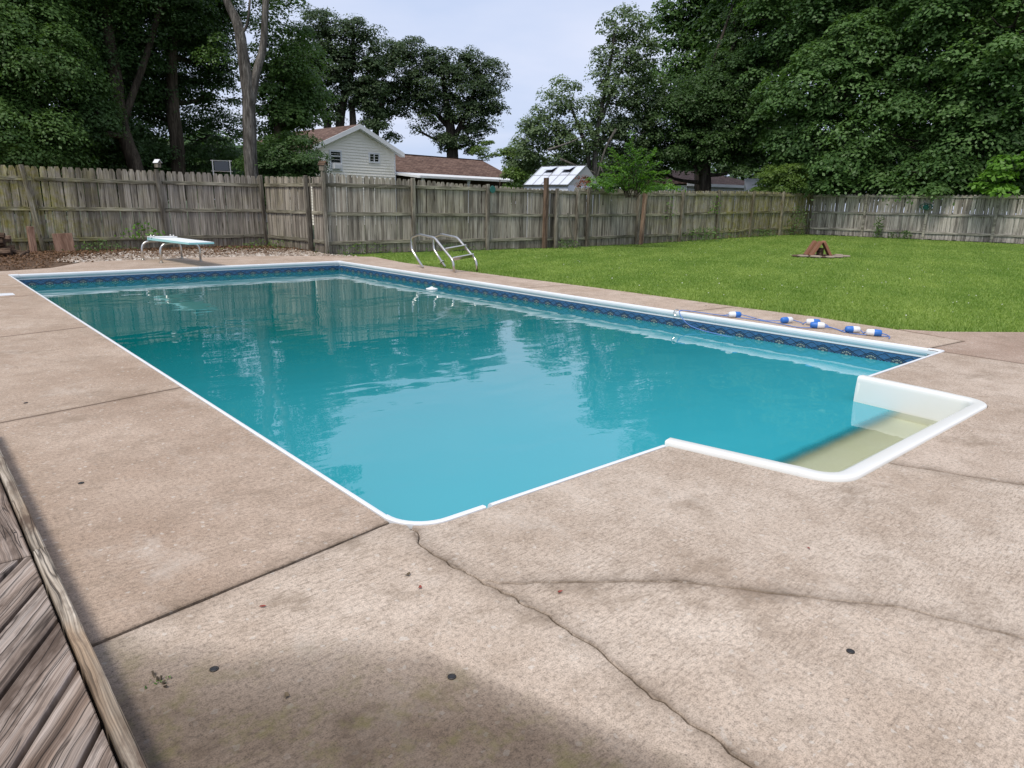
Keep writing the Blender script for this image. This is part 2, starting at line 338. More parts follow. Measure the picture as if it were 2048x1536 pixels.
M['dark'] = m_plain('dark_plastic', (0.02, 0.02, 0.02), 0.5)
M['brass'] = m_plain('tarnished_brass', (0.06, 0.055, 0.05), 0.45, metal=0.7)
M['blue'] = m_plain('blue_plastic', (0.03, 0.16, 0.52), 0.45, var=0.2, sc=20)
M['rope'] = m_plain('blue_rope', (0.12, 0.22, 0.52), 0.8, var=0.3, sc=60)
M['green'] = m_plain('green_plastic', (0.015, 0.12, 0.10), 0.5)
M['glass'] = m_plain('window_glass', (0.015, 0.018, 0.022), 0.06, spec=0.8)
M['bark'] = m_wood('bark', (0.03, 0.027, 0.023), (0.105, 0.096, 0.084), (0.24, 0.225, 0.20), scale=1.1)
M['bark_dark'] = m_wood('dark_bark', (0.02, 0.016, 0.013), (0.05, 0.042, 0.034), (0.09, 0.075, 0.06), scale=0.8)
M['bark_brown'] = m_wood('brown_bark', (0.03, 0.024, 0.017), (0.08, 0.064, 0.045), (0.14, 0.115, 0.085), scale=0.8)

def m_water_body():
    b = NB('pool_water'); p = b.pos()
    # gentle wind ripples: long low swell, a middle chop and patches of fine ripple
    n1 = b.noise(b.mapv(p, (0.9, 1.5, 1), (0, 0, R(25))), 1.0, 2, 0.5, 0.4)
    n2 = b.noise(b.mapv(p, (3.2, 5.0, 1), (0, 0, R(-20))), 1.0, 2, 0.5, 0.3)
    n3 = b.noise(b.mapv(p, (14, 22, 1), (0, 0, R(10))), 1.0, 2, 0.5)
    patch = b.ramp(b.noise(p, 0.55, 2), (0.46, 0.0), (0.62, 1.0))
    h = b.math('ADD', b.math('MULTIPLY', n1, 0.0085), b.math('MULTIPLY', n2, 0.0011))
    h = b.math('ADD', h, b.math('MULTIPLY', b.math('MULTIPLY', n3, patch), 0.0004))
    return b, p, b.bump(h, 1.0, 1.0)
b, p, nm = m_water_body()
sy = b.n('ShaderNodeSeparateXYZ'); b.put(sy.inputs[0], p)
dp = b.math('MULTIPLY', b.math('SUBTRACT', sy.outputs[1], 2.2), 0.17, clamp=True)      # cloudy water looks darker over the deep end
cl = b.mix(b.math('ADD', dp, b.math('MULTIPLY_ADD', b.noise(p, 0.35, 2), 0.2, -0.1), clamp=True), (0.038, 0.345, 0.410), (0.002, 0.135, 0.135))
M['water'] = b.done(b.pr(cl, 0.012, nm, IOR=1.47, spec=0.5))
b, p, nm = m_water_body(); b.m.name = 'clear_shallow_water'
fr = b.n('ShaderNodeFresnel'); fr.inputs[0].default_value = 1.333; b.put(fr.inputs['Normal'], nm)
gl = b.n('ShaderNodeBsdfGlossy'); gl.inputs['Roughness'].default_value = 0.015; b.put(gl.inputs['Normal'], nm)
tr = b.n('ShaderNodeBsdfTransparent'); tr.inputs[0].default_value = (0.93, 0.97, 0.93, 1)
ms = b.n('ShaderNodeMixShader'); b.put(ms.inputs[0], fr.outputs[0]); b.put(ms.inputs[1], tr.outputs[0]); b.put(ms.inputs[2], gl.outputs[0])
s3 = b.n('ShaderNodeSeparateXYZ'); b.put(s3.inputs[0], p)
murk = b.ramp(b.math('ADD', b.math('SUBTRACT', s3.outputs[1], 1.80), b.math('MULTIPLY_ADD', b.noise(p, 6, 3), 0.03, -0.015)), (0.05, 0.0), (0.12, 0.5), (0.175, 1.0))   # the basin's cloudy water drifts over the lowest tread
body = b.pr((0.036, 0.340, 0.405), 0.012, nm, IOR=1.47)
m2 = b.n('ShaderNodeMixShader'); b.put(m2.inputs[0], murk); b.put(m2.inputs[1], ms.outputs[0]); b.put(m2.inputs[2], body); ms = m2
M['clear'] = b.done(ms.outputs[0])

def m_liner():
    b = NB('patterned_liner'); uv = b.n('ShaderNodeTexCoord').outputs['UV']; s = b.n('ShaderNodeSeparateXYZ'); b.put(s.inputs[0], uv)
    U, V = s.outputs[0], s.outputs[1]                     # metres along the wall, height z
    q = b.math('FRACT', b.math('DIVIDE', U, 0.254)); dx = b.math('MULTIPLY', b.math('ABSOLUTE', b.math('SUBTRACT', q, 0.5)), 0.254)
    dz = b.math('SUBTRACT', V, -0.186)
    tile = b.n('ShaderNodeTexBrick'); b.put(tile.inputs['Vector'], uv); tile.inputs['Scale'].default_value = 1.0; tile.offset = 0.5
    tile.inputs['Color1'].default_value = (0.035, 0.12, 0.27, 1); tile.inputs['Color2'].default_value = (0.075, 0.22, 0.42, 1); tile.inputs['Mortar'].default_value = (0.02, 0.06, 0.13, 1)
    tile.inputs['Brick Width'].default_value = 0.022; tile.inputs['Row Height'].default_value = 0.012; tile.inputs['Mortar Size'].default_value = 0.0015
    base = b.mix(b.ramp(b.noise(uv, 30, 3), (0.35, 0.0), (0.65, 0.6)), tile.outputs[0], (0.03, 0.09, 0.18))
    # zigzags
    adz = b.math('ABSOLUTE', dz)
    for k, (a, off, wdt) in enumerate(((-0.50, 0.066, 0.0050), (-0.50, 0.050, 0.0030), (0.50, 0.012, 0.0035))):
        ln = b.math('ABSOLUTE', b.math('SUBTRACT', adz, b.math('MULTIPLY_ADD', dx, a, off)))
        base = b.mix(b.math('LESS_THAN', ln, wdt), base, (0.008, 0.012, 0.018))
    # cream sunburst ovals
    rr = b.math('SQRT', b.math('ADD', b.math('POWER', b.math('DIVIDE', dx, 1.5), 2.0), b.math('POWER', dz, 2.0)))
    ang = b.math('ARCTAN2', dx, adz); sp = b.math('GREATER_THAN', b.math('SINE', b.math('MULTIPLY', ang, 12.0)), -0.1)
    ring = b.math('MULTIPLY', b.math('GREATER_THAN', rr, 0.022), b.math('LESS_THAN', rr, 0.036))
    base = b.mix(b.math('LESS_THAN', rr, 0.042), base, (0.02, 0.045, 0.08))
    base = b.mix(b.math('MULTIPLY', ring, sp), base, (0.30, 0.33, 0.29))
    base = b.mix(b.math('LESS_THAN', rr, 0.010), base, (0.25, 0.28, 0.24))
    base = b.mix(b.math('GREATER_THAN', V, -0.098), base, (0.02, 0.04, 0.07))
    return b.done(b.pr(base, 0.35))
M['liner'] = m_liner()

b = NB('stair_plastic'); p = b.pos(); s = b.n('ShaderNodeSeparateXYZ'); b.put(s.inputs[0], p)
st = b.math('MULTIPLY_ADD', b.math('ADD', s.outputs[2], 0.17), -9.0, 0.0, clamp=True)
st = b.math('MULTIPLY', b.math('ADD', st, b.ramp(b.noise(p, 3.0, 3), (0.4, 0.0), (0.8, 0.12))), 1.0, clamp=True)
c = b.mix(st, (0.76, 0.76, 0.73), (0.60, 0.58, 0.36))
dm = b.n('ShaderNodeTexChecker'); b.put(dm.inputs['Vector'], b.mapv(p, (1, 1, 1), (0, 0, R(45)))); dm.inputs['Scale'].default_value = 42
c = b.mix(b.math('MULTIPLY', dm.outputs['Fac'], b.math('LESS_THAN', s.outputs[2], -0.255)), c, b.mix(1.0, c, (0.86, 0.90, 0.80), 'MULTIPLY'))
M['stair'] = b.done(b.pr(c, 0.3))

b = NB('lawn_soil'); p = b.pos()
c = b.ramp(b.noise(p, 0.5, 5, 0.6), (0.3, (0.09, 0.16, 0.025)), (0.55, (0.13, 0.205, 0.035)), (0.75, (0.18, 0.235, 0.055)))
c = b.mix(0.85, c, b.ramp(b.noise(p, 24, 4, 0.7), (0.3, 0.45), (0.7, 1.4)), 'MULTIPLY')
M['lawn'] = b.done(b.pr(c, 0.95, b.bump(b.noise(p, 30, 4), 0.9, 0.03), spec=0.1))
b = NB('bare_soil'); p = b.pos()
c = b.ramp(b.noise(p, 5, 6, 0.7), (0.3, (0.055, 0.035, 0.024)), (0.5, (0.12, 0.08, 0.055)), (0.75, (0.2, 0.145, 0.105)))
M['soil'] = b.done(b.pr(c, 0.95, b.bump(b.noise(p, 22, 5), 0.8, 0.03), spec=0.1))
b = NB('shingles'); p = b.obj(); br = b.n('ShaderNodeTexBrick'); b.put(br.inputs['Vector'], b.n('ShaderNodeTexCoord').outputs['UV'])
br.inputs['Color1'].default_value = (0.095, 0.055, 0.042, 1); br.inputs['Color2'].default_value = (0.20, 0.13, 0.10, 1); br.inputs['Mortar'].default_value = (0.05, 0.03, 0.024, 1)
br.inputs['Brick Width'].default_value = 0.3; br.inputs['Row Height'].default_value = 0.14; br.inputs['Mortar Size'].default_value = 0.012; br.inputs['Scale'].default_value = 1
M['shingle'] = b.done(b.pr(b.mix(0.6, br.outputs[0], b.ramp(b.noise(p, 1.2, 5, 0.7), (0.3, 0.7), (0.7, 1.25)), 'MULTIPLY'), 0.9, spec=0.2))
b = NB('cream_siding'); p = b.pos()
c = b.mix(b.ramp(b.noise(p, 0.9, 4, 0.7), (0.55, 0.0), (0.75, 0.4)), (0.92, 0.875, 0.775), (0.70, 0.65, 0.48))
M['siding'] = b.done(b.pr(c, 0.6))
M['panel'] = m_plain('frosted_panel', (0.62, 0.66, 0.74), 0.25, var=0.05)
b = NB('river_stone'); r = b.n('ShaderNodeAttribute', attribute_name='tint').outputs['Fac']
M['stone'] = b.done(b.pr(b.ramp(r, (0.0, (0.12, 0.085, 0.06)), (0.4, (0.27, 0.21, 0.16)), (0.75, (0.41, 0.34, 0.275)), (1.0, (0.52, 0.48, 0.43))), 0.75))
M['litter'] = m_leaf('dry_leaf_litter', (0.06, 0.03, 0.015), (0.22, 0.12, 0.06), 0.1)
M['brick'] = m_plain('terracotta_paver', (0.25, 0.115, 0.065), 0.85, var=0.3, sc=14, bump=0.4)
M['slate'] = m_plain('flat_stone', (0.30, 0.24, 0.19), 0.9, var=0.3, sc=9, bump=0.4)
M['redleaf'] = m_plain('red_leaf', (0.25, 0.05, 0.03), 0.6)
M['brownleaf'] = m_plain('brown_leaf', (0.10, 0.07, 0.035), 0.7)
M['grass'] = m_leaf('grass_blades', (0.135, 0.245, 0.038), (0.36, 0.46, 0.12), 0.35, 0.6)
M['clover'] = m_plain('clover_white', (0.6, 0.6, 0.52), 0.8)
M['dispenser'] = M['white']
L = {}
L['dark'] = m_leaf('leaf_dark', (0.028, 0.064, 0.019), (0.085, 0.160, 0.045))
L['mid'] = m_leaf('leaf_mid', (0.038, 0.088, 0.024), (0.135, 0.235, 0.060))
L['maple'] = m_leaf('leaf_maple', (0.034, 0.088, 0.024), (0.150, 0.265, 0.080))
L['oak'] = m_leaf('leaf_oak', (0.022, 0.046, 0.018), (0.085, 0.135, 0.055))
L['grey'] = m_leaf('leaf_grey_green', (0.065, 0.115, 0.048), (0.175, 0.245, 0.115))
L['bright'] = m_leaf('leaf_bright', (0.055, 0.150, 0.018), (0.17, 0.34, 0.045), 0.35)
L['yellow'] = m_leaf('leaf_yellow_green', (0.05, 0.10, 0.018), (0.14, 0.22, 0.04), 0.3)
L['red'] = m_leaf('leaf_reddish', (0.12, 0.03, 0.02), (0.22, 0.09, 0.05), 0.3)

# ------------------------------------------------------------------ ground
def ground():
    xs = sorted(set([-600, -200, -60, -20, -6, 0.2, 1.0, 7.9, 8.45] + [9 + i * 1.0 for i in range(28)] + [40, 60, 120, 300, 700]))
    ys = sorted(set([-600, -200, -60, -20, -6, -3, 0.9, 2.2, 14.9, 16.4, 20, 24, 30, 60, 120, 300, 700]))
    V = []; F = []; mi = []
    for y in ys:
        for x in xs:
            z = -0.11 if (x < 8.5 and y < 15.5) else (gz(x, y) if x > 9 else -0.03)
            V.append((x, y, z))
    nx = len(xs)
    for j in range(len(ys) - 1):
        for i in range(nx - 1):
            cx_, cy_ = (xs[i] + xs[i + 1]) / 2, (ys[j] + ys[j + 1]) / 2
            if 1.0 <= cx_ <= 7.9 and 0.9 <= cy_ <= 14.9: continue
            F.append((j * nx + i, j * nx + i + 1, (j + 1) * nx + i + 1, (j + 1) * nx + i))
            mi.append(1 if (cx_ < 8.45 and cy_ < 24) else (2 if (cx_ > 32.2 or cy_ > 16.2) else 0))
    tag(mk('ground', V, F, [M['lawn'], M['soil'], m_plain('rough_grass', (0.045, 0.065, 0.02), 0.95, var=.4, sc=.5)], mi=mi), kind='structure')
ground()

# ------------------------------------------------------------------ pavement of concrete slabs, split by joints and cracks
def jit_line(pl, step=0.028, amp=0.009, seed=3):
    rg = random.Random(seed); o = []
    for (ax, ay), (bx, by) in zip(pl, pl[1:]):
        Ln = math.hypot(bx - ax, by - ay); n = max(1, int(min(Ln, 3) / step)); nx_, ny_ = -(by - ay) / Ln, (bx - ax) / Ln
        for k in range(n):
            t = k / n; a = 0 if k == 0 else rg.uniform(-amp, amp); o.append((ax + (bx - ax) * t + nx_ * a, ay + (by - ay) * t + ny_ * a))
    o.append(pl[-1]); return o
def inset(poly, d):
    n = len(poly); A = sum(poly[i][0] * poly[(i + 1) % n][1] - poly[(i + 1) % n][0] * poly[i][1] for i in range(n))
    if A < 0: poly = poly[::-1]
    o = []
    for i in range(n):
        p0, p1, p2 = Vector(poly[i - 1]), Vector(poly[i]), Vector(poly[(i + 1) % n])
        e1, e2 = (p1 - p0), (p2 - p1)
        if e1.length < 1e-6 or e2.length < 1e-6: continue
        e1.normalize(); e2.normalize(); n1, n2 = Vector((-e1.y, e1.x)), Vector((-e2.y, e2.x)); bs = n1 + n2
        if bs.length < 0.2: bs = n1
        else: bs = bs / max(bs.length ** 2 / 2, 0.5)
        o.append(p1 + bs * d)
    return o
def arc(cx_, cy_, r, a0, a1, n=8): return [(cx_ + r * math.cos(R(a0 + (a1 - a0) * k / n)), cy_ + r * math.sin(R(a0 + (a1 - a0) * k / n))) for k in range(n + 1)]
pave = tag(empty('pavement'), kind='structure')
def slab(poly, d=0.002, color=(1, 1, 1), z=0.0, th=0.1):
    p = inset(poly, d); n = len(p); p2 = inset([tuple(q) for q in p], 0.004)
    if len(p2) != n: p2 = p
    V = [(q[0], q[1], z) for q in p2] + [(q[0], q[1], z - 0.004) for q in p] + [(q[0], q[1], z - th) for q in p]
    F = [tuple(range(n))]
    for k in range(n):
        j = (k + 1) % n; F.append((k, n + k, n + j, j)); F.append((n + k, 2 * n + k, 2 * n + j, n + j))
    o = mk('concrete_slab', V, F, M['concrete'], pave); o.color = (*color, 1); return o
X0, X1, Y0, Y1 = 1.40, 7.50, 2.20, 14.40
c1 = jit_line(CRACK1, seed=1); c2 = jit_line(CRACK2, seed=2, amp=0.006); c3 = jit_line(CRACK3, seed=4)
ibr = min(range(len(c1)), key=lambda i: math.hypot(c1[i][0] - 1.405, c1[i][1] - 1.74)); c2[0] = c1[ibr]
J1a, J1b = (0.25, 2.185), (1.40, 2.345)
arcw = arc(1.6, 2.4, 0.2, 197, 218, 3); arce = arc(1.6, 2.4, 0.2, 224, 270, 6)
rim_l = [(3.12, 2.2), (3.27, 1.5)] + arc(3.47, 1.5, 0.2, 180, 270, 6) + [(3.83, 1.30)]
rim_r = [(3.83, 1.30), (5.5, 1.30)] + arc(5.5, 1.5, 0.2, 270, 360, 6) + [(5.77, 2.2)]
tn, tl = (1.0, 0.985, 0.97), (0.83, 0.765, 0.72)
def wig(a, b_, n, amp, seed):
    rg = random.Random(seed); return [(a[0] + (b_[0] - a[0]) * k / n + (rg.uniform(-amp, amp) if 0 < k < n else 0), a[1] + (b_[1] - a[1]) * k / n + (rg.uniform(-amp, amp) if 0 < k < n else 0)) for k in range(n + 1)]
j1 = wig((J1a[0], J1a[1] - 0.009), (J1b[0], J1b[1] - 0.006), 20, 0.002, 5)
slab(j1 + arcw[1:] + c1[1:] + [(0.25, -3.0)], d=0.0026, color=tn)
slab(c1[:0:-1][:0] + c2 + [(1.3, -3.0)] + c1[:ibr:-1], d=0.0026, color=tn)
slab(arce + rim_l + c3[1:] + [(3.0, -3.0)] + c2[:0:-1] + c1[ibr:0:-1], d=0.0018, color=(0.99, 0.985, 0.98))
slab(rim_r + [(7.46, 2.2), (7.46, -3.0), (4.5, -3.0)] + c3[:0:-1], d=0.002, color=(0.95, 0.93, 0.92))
jw = wig((J1a[0], J1a[1] + 0.006), (J1b[0], J1b[1] + 0.006), 20, 0.002, 6)
slab(jw + [(1.40, 5.13), (0.25, 4.90)], color=tl)
slab([(0.25, 4.90), (1.40, 5.13), (1.40, 8.21), (0.25, 7.95)], color=(0.84, 0.78, 0.735))
slab([(0.25, 7.95), (1.40, 8.21), (1.40, 11.3), (0.25, 11.1)], d=0.0012, color=(0.85, 0.79, 0.745))
slab([(0.25, 11.1), (1.40, 11.3), (1.40, 14.4), (1.0, 14.6), (0.25, 14.7)], d=0.0012, color=(0.85, 0.79, 0.745))
slab([(1.4, 14.4), (4.4, 14.4), (4.4, 16.75), (2.9, 16.6), (2.2, 15.5), (1.5, 15.2), (0.25, 15.1), (0.25, 14.7), (1.0, 14.6)], d=0.0015, color=(0.90, 0.85, 0.83))
slab([(4.4, 14.4), (7.5, 14.4), (7.5, 16.1), (6.8, 16.45), (5.7, 16.7), (4.4, 16.75)], d=0.0015, color=(0.92, 0.87, 0.85))
edge = [(8.8, 15.17), (8.52, 13.4), (8.50, 11.74), (8.53, 9.51), (8.60, 7.68), (8.56, 4.9), (8.60, 4.03), (8.49, 3.38), (8.46, 3.05)]
def ex(y):
    for (ax, ay), (bx, by) in zip(edge, edge[1:]):
        if by <= y <= ay: return ax + (bx - ax) * (ay - y) / (ay - by)
    return 8.5
slab([(7.5, 11.4), (ex(11.4), 11.4), (8.5, 11.74), (8.52, 13.4), (8.8, 15.17), (8.0, 15.8), (7.5, 16.1), (7.5, 14.4)], color=(0.93, 0.88, 0.86))
slab([(7.5, 8.3), (ex(8.2), 8.2), (8.53, 9.51), (ex(11.4), 11.4), (7.5, 11.4)], color=(0.95, 0.90, 0.88))
slab([(7.5, 5.22), (ex(5.1), 5.1), (8.60, 7.68), (ex(8.2), 8.2), (7.5, 8.3)], color=(0.96, 0.91, 0.88))
slab([(7.5, 2.36), (7.74, 2.345), (8.28, 2.28), (8.46, 3.05), (8.49, 3.38), (8.60, 4.03), (8.56, 4.9), (ex(5.1), 5.1), (7.5, 5.22)], color=(0.97, 0.93, 0.90))
slab([(7.46, 2.34), (7.46, -3), (14, -3), (14, 0.2), (9.52, 2.04), (8.75, 2.62), (8.50, 3.0), (8.30, 2.26), (7.74, 2.33)], d=0.004, color=(0.80, 0.72, 0.70))

# ------------------------------------------------------------------ swimming pool
pool = tag(empty('swimming_pool', (4.45, 8.3, 0)), 'large in-ground pool with white coping, blue patterned liner and a white stair recess', 'swimming pool')
PL = Vector((4.45, 8.3, 0))
def loc_pool(V): return [(v[0] - PL.x, v[1] - PL.y, v[2]) for v in V]
NOSE = 0.045
# profile: (distance inwards from the outer edge, z)
PROF = [(0.0, -0.02), (0.0, 0.003), (0.008, 0.007), (0.020, 0.005), (0.029, -0.004), (0.034, -0.018), (0.034, -0.038), (0.029, -0.054), (0.020, -0.064), (0.012, -0.066), (0.012, -0.074), (0.020, -0.076), (0.020, -0.096), (0.006, -0.098)]
def sweep(name, path, m, parent, prof=PROF, grow=0.0, zoff=0.0):
    path = [Vector(p) for p in path]; V, F = [], []; n = len(prof)
    for i, p in enumerate(path):
        d1 = (p - path[i - 1]).normalized() if i else (path[1] - p).normalized(); d2 = (path[i + 1] - p).normalized() if i < len(path) - 1 else d1
        a, b_ = Vector((-d1.y, d1.x)), Vector((-d2.y, d2.x)); nn = (a + b_); nn = nn / max(nn.length_squared / 2, 0.3)
        for o_, z in prof: q = p + nn * (o_ + (grow if o_ > 0.01 else -grow)); V.append((q.x, q.y, z + (zoff if z > -0.03 else -zoff * (z > -0.07))))
        if i:
            for k in range(n - 1): F.append(((i - 1) * n + k, (i - 1) * n + k + 1, i * n + k + 1, i * n + k))
    F.append(tuple(range(n))); F.append(tuple(range(len(path) * n - 1, (len(path) - 1) * n - 1, -1)))
    o = mk(name, loc_pool(V), F, m, parent, smooth=False)
    return o
def runs(a, b_, n):
    a, b_ = Vector(a), Vector(b_); L_ = (b_ - a).length; d = (b_ - a) / L_
    return [(a + d * (L_ * k / n + 0.0012), a + d * (L_ * (k + 1) / n - 0.0012)) for k in range(n)]
RC = 0.2
for a, b_ in (runs((5.79, Y0), (X1 - 0.10, Y0), 1) + runs((X1, Y0 + 0.14), (X1, Y1 - 0.14), 5) + runs((X1 - 0.14, Y1), (X0 + 0.14, Y1), 2)
              + runs((X0, Y1 - 0.14), (X0, Y0 + RC), 5) + runs((X0 + RC + 0.235, Y0), (3.10, Y0), 1)):
    sweep('coping', [a, b_], M['white'], pool)
sweep('coping_corner', [(X1 - 0.10, Y0), (X1 - 0.02, Y0), (X1, Y0 + 0.02), (X1, Y0 + 0.14)], M['white'], pool, grow=0.004, zoff=0.004)
sweep('coping_corner', [(X1, Y1 - 0.14)] + arc(X1 - 0.05, Y1 - 0.05, 0.05, 0, 90, 4) + [(X1 - 0.14, Y1)], M['white'], pool, grow=0.004, zoff=0.004)
sweep('coping_corner', [(X0 + 0.14, Y1), (X0 + 0.02, Y1), (X0, Y1 - 0.02), (X0, Y1 - 0.14)], M['white'], pool, grow=0.004, zoff=0.004)
sweep('coping_corner', arc(X0 + RC, Y0 + RC, RC, 180, 270, 10) + [(X0 + RC + 0.20, Y0)], M['white'], pool, grow=0.003, zoff=0.002)
# liner wall with uv in metres
def liner():
    ins = 0.022; path = [(5.75, Y0 + ins), (X1 - ins, Y0 + ins), (X1 - ins, Y1 - ins - .03), (X1 - ins - .03, Y1 - ins), (X0 + ins, Y1 - ins), (X0 + ins, Y0 + RC)] + arc(X0 + RC, Y0 + RC, RC - ins, 180, 270, 6) + [(3.13, Y0 + ins)]
    V, F, UV = [], [], []; s = 0.0
    for i, (x, y) in enumerate(path):
        if i: s += math.hypot(x - path[i - 1][0], y - path[i - 1][1])
        for z in (-0.09, -1.3): V.append((x, y, z)); UV.append((s + 0.05, z))
        if i: F.append((2 * i - 2, 2 * i, 2 * i + 1, 2 * i - 1))
    o = mk('liner', loc_pool(V), F, M['liner'], pool); l = o.data.uv_layers.new(name='uv')
    for lp in o.data.loops: l.data[lp.index].uv = UV[lp.vertex_index]
liner()
v, f = box_geo(1.0, 7.9, 0.95, 14.85, -1.4, -1.3); mk('pool_floor', loc_pool(v), f, m_plain('pool_floor', (0.05, 0.3, 0.36)), pool)
# stair recess: rim, shell walls, steps
def stair():
    st_ = mk('stair_rim', *(lambda: ([], []))(), M['stair'], pool)  # replaced below
    bpy.data.objects.remove(st_)
    path = [Vector((5.755, 2.235)), Vector((5.70, 1.62)), Vector((5.682, 1.54))] + [Vector(q) for q in arc(5.48, 1.50, 0.20, 0, -90, 8)] + [Vector(q) for q in arc(3.49, 1.50, 0.20, 270, 180, 8)] + [Vector((3.286, 1.54)), Vector((3.265, 1.62)), Vector((3.135, 2.235))]
    prof = [(0.0, -0.03), (0.0, 0.010), (0.006, 0.016), (0.02, 0.018), (0.07, 0.018), (0.084, 0.013), (0.092, 0.0), (0.094, -0.02), (0.10, -0.08), (0.108, -0.3), (0.115, -1.1)]
    V, F = [], []; n = len(prof)
    for i, p in enumerate(path):
        d1 = (p - path[i - 1]).normalized() if i else (path[1] - p).normalized(); d2 = (path[i + 1] - p).normalized() if i < len(path) - 1 else d1
        a, b_ = Vector((d1.y, -d1.x)), Vector((d2.y, -d2.x)); nn = (a + b_); nn = nn / max(nn.length_squared / 2, 0.5)
        for o_, z in prof: q = p + nn * o_; V.append((q.x, q.y, z))
        if i:
            for k in range(n - 1): F.append(((i - 1) * n + k, i * n + k, i * n + k + 1, (i - 1) * n + k + 1))
    o = mk('stair_unit', loc_pool(V), F, M['stair'], pool, smooth=True)
    # rolled ends where the unit meets the pool wall
    for x, s in ((5.755, -1), (3.135, 1)):
        v, f = tube_geo([(x + s * 0.085, 2.225, -1.1), (x + s * 0.085, 2.225, -0.05), (x + s * 0.07, 2.225, -0.01), (x + s * 0.02, 2.23, 0.008)], [0.02, 0.02, 0.018, 0.014], 8)
        mk('end_flange', [(q[0] - PL.x, q[1] - PL.y, q[2]) for q in v], f, M['stair'], o, smooth=True)
    for y0, y1, z in ((1.35, 1.66, -0.222), (1.662, 2.075, -0.242), (2.062, 2.3, -0.75)):
        v, f = box_geo(3.30 if y0 < 1.5 else 3.20, 5.62 if y0 < 1.5 else 5.70, y0, y1, -1.2, z, 0.012); mk('step', loc_pool(v), f, M['stair'], o)
stair()
# water: cloudy in the basin, clear over the steps
def water():
    WZ = -0.19; ins = 0.022
    A = [(X0 + ins, Y0 + RC)] + arc(X0 + RC, Y0 + RC, RC - ins, 180, 270, 6) + [(3.15, Y0 + ins), (3.18, 2.08), (5.70, 2.08), (5.71, Y0 + ins), (X1 - ins, Y0 + ins), (X1 - ins, Y1 - ins), (X0 + ins, Y1 - ins)]
    Bp = [(3.35, 1.36), (5.62, 1.36), (5.70, 2.08), (3.18, 2.08)]
    V = [(x, y, WZ) for x, y in A + Bp] + [(3.18, 2.08, WZ), (5.70, 2.08, WZ), (5.70, 2.08, -1.2), (3.18, 2.08, -1.2)]; n = len(A)
    F = [tuple(range(n)), tuple(range(n, n + 4)), (n + 7, n + 6, n + 5, n + 4)]
    tag(mk('water', V, F, [M['water'], M['clear']], mi=[0, 1, 0]), kind='structure')
water()

# ------------------------------------------------------------------ diving board
def diving_board():
    t = tag(empty('diving_board', (4.45, 15.6, 0)), 'white diving board on two bent steel tube stands at the far end of the pool', 'diving board')
    bw = 0.25; ax = Vector((4.39, 16.62)); bx = Vector((4.53, 14.30)); d = (bx - ax).normalized(); s = Vector((-d.y, d.x))
    def P(a, w_, z): q = ax + d * a + s * w_; return (q.x - 4.45, q.y - 15.6, z)
    L_ = (bx - ax).length; V = []; F = []
    for i in range(9):
        a = L_ * i / 8; th = 0.055 - 0.02 * i / 8; z = 0.475 + 0.03 * i / 8 * 0
        ww = bw * (0.97 if i in (0, 8) else 1)
        for w_, zz in ((-ww, z - th), (-ww, z), (ww, z), (ww, z - th)): V.append(P(a, w_, zz))
        if i:
            for k in range(4): F.append(((i - 1) * 4 + k, (i - 1) * 4 + (k + 1) % 4, i * 4 + (k + 1) % 4, i * 4 + k))
    F += [(3, 2, 1, 0), (32, 33, 34, 35)]
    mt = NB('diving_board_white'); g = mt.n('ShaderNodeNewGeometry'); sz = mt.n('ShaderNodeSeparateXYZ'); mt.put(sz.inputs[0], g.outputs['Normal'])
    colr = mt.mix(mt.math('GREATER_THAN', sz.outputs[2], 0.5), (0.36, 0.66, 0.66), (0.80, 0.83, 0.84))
    mk('board', V, F, mt.done(mt.pr(colr, 0.55)), t)
    for y, xl, xr in ((15.62, 4.12, 4.90), (16.52, 4.0, 4.79)):
        pts = bend_path([(xl - 4.45, y - 15.6, -0.01), (xl - 4.45, y - 15.6, 0.395), (xr - 4.45, y - 15.6, 0.395), (xr - 4.45, y - 15.6, -0.01)], 0.20, 7)
        v, f = tube_geo(pts, 0.024, 10); lg = mk('stand', v, f, M['steel'], t, smooth=True)
        for x in (xl, xr):
            v, f = lathe_geo([(0.05, 0), (0.05, 0.008), (0.03, 0.016)], 12); mk('foot_flange', [(q[0] + x - 4.45, q[1] + y - 15.6, q[2]) for q in v], f, M['steel'], lg)
    for a in (0.12, 0.30):
        v, f = box_geo(-0.27, 0.27, -0.03, 0.03, 0, 0.02, 0.005)
        mk('clamp', [P(a + q[1], q[0], 0.478 + q[2]) for q in v], f, M['whitep'], t)
    v, f = join(*[xf(lathe_geo([(0.02, 0), (0.02, 0.03), (0.012, 0.045)], 8), Matrix.Translation(P(a, w_, 0.497))) for a in (0.12, 0.30) for w_ in (-0.2, 0.2)])
    for a in (0.12, 0.30):
        for w_ in (-0.2, 0.2): v, f = lathe_geo([(0.022, 0), (0.022, 0.02), (0.012, 0.035)], 8); q0 = P(a, w_, 0.497); mk('bolt', [(q[0] + q0[0], q[1] + q0[1], q[2] + q0[2]) for q in v], f, M['steel'], t)
diving_board()

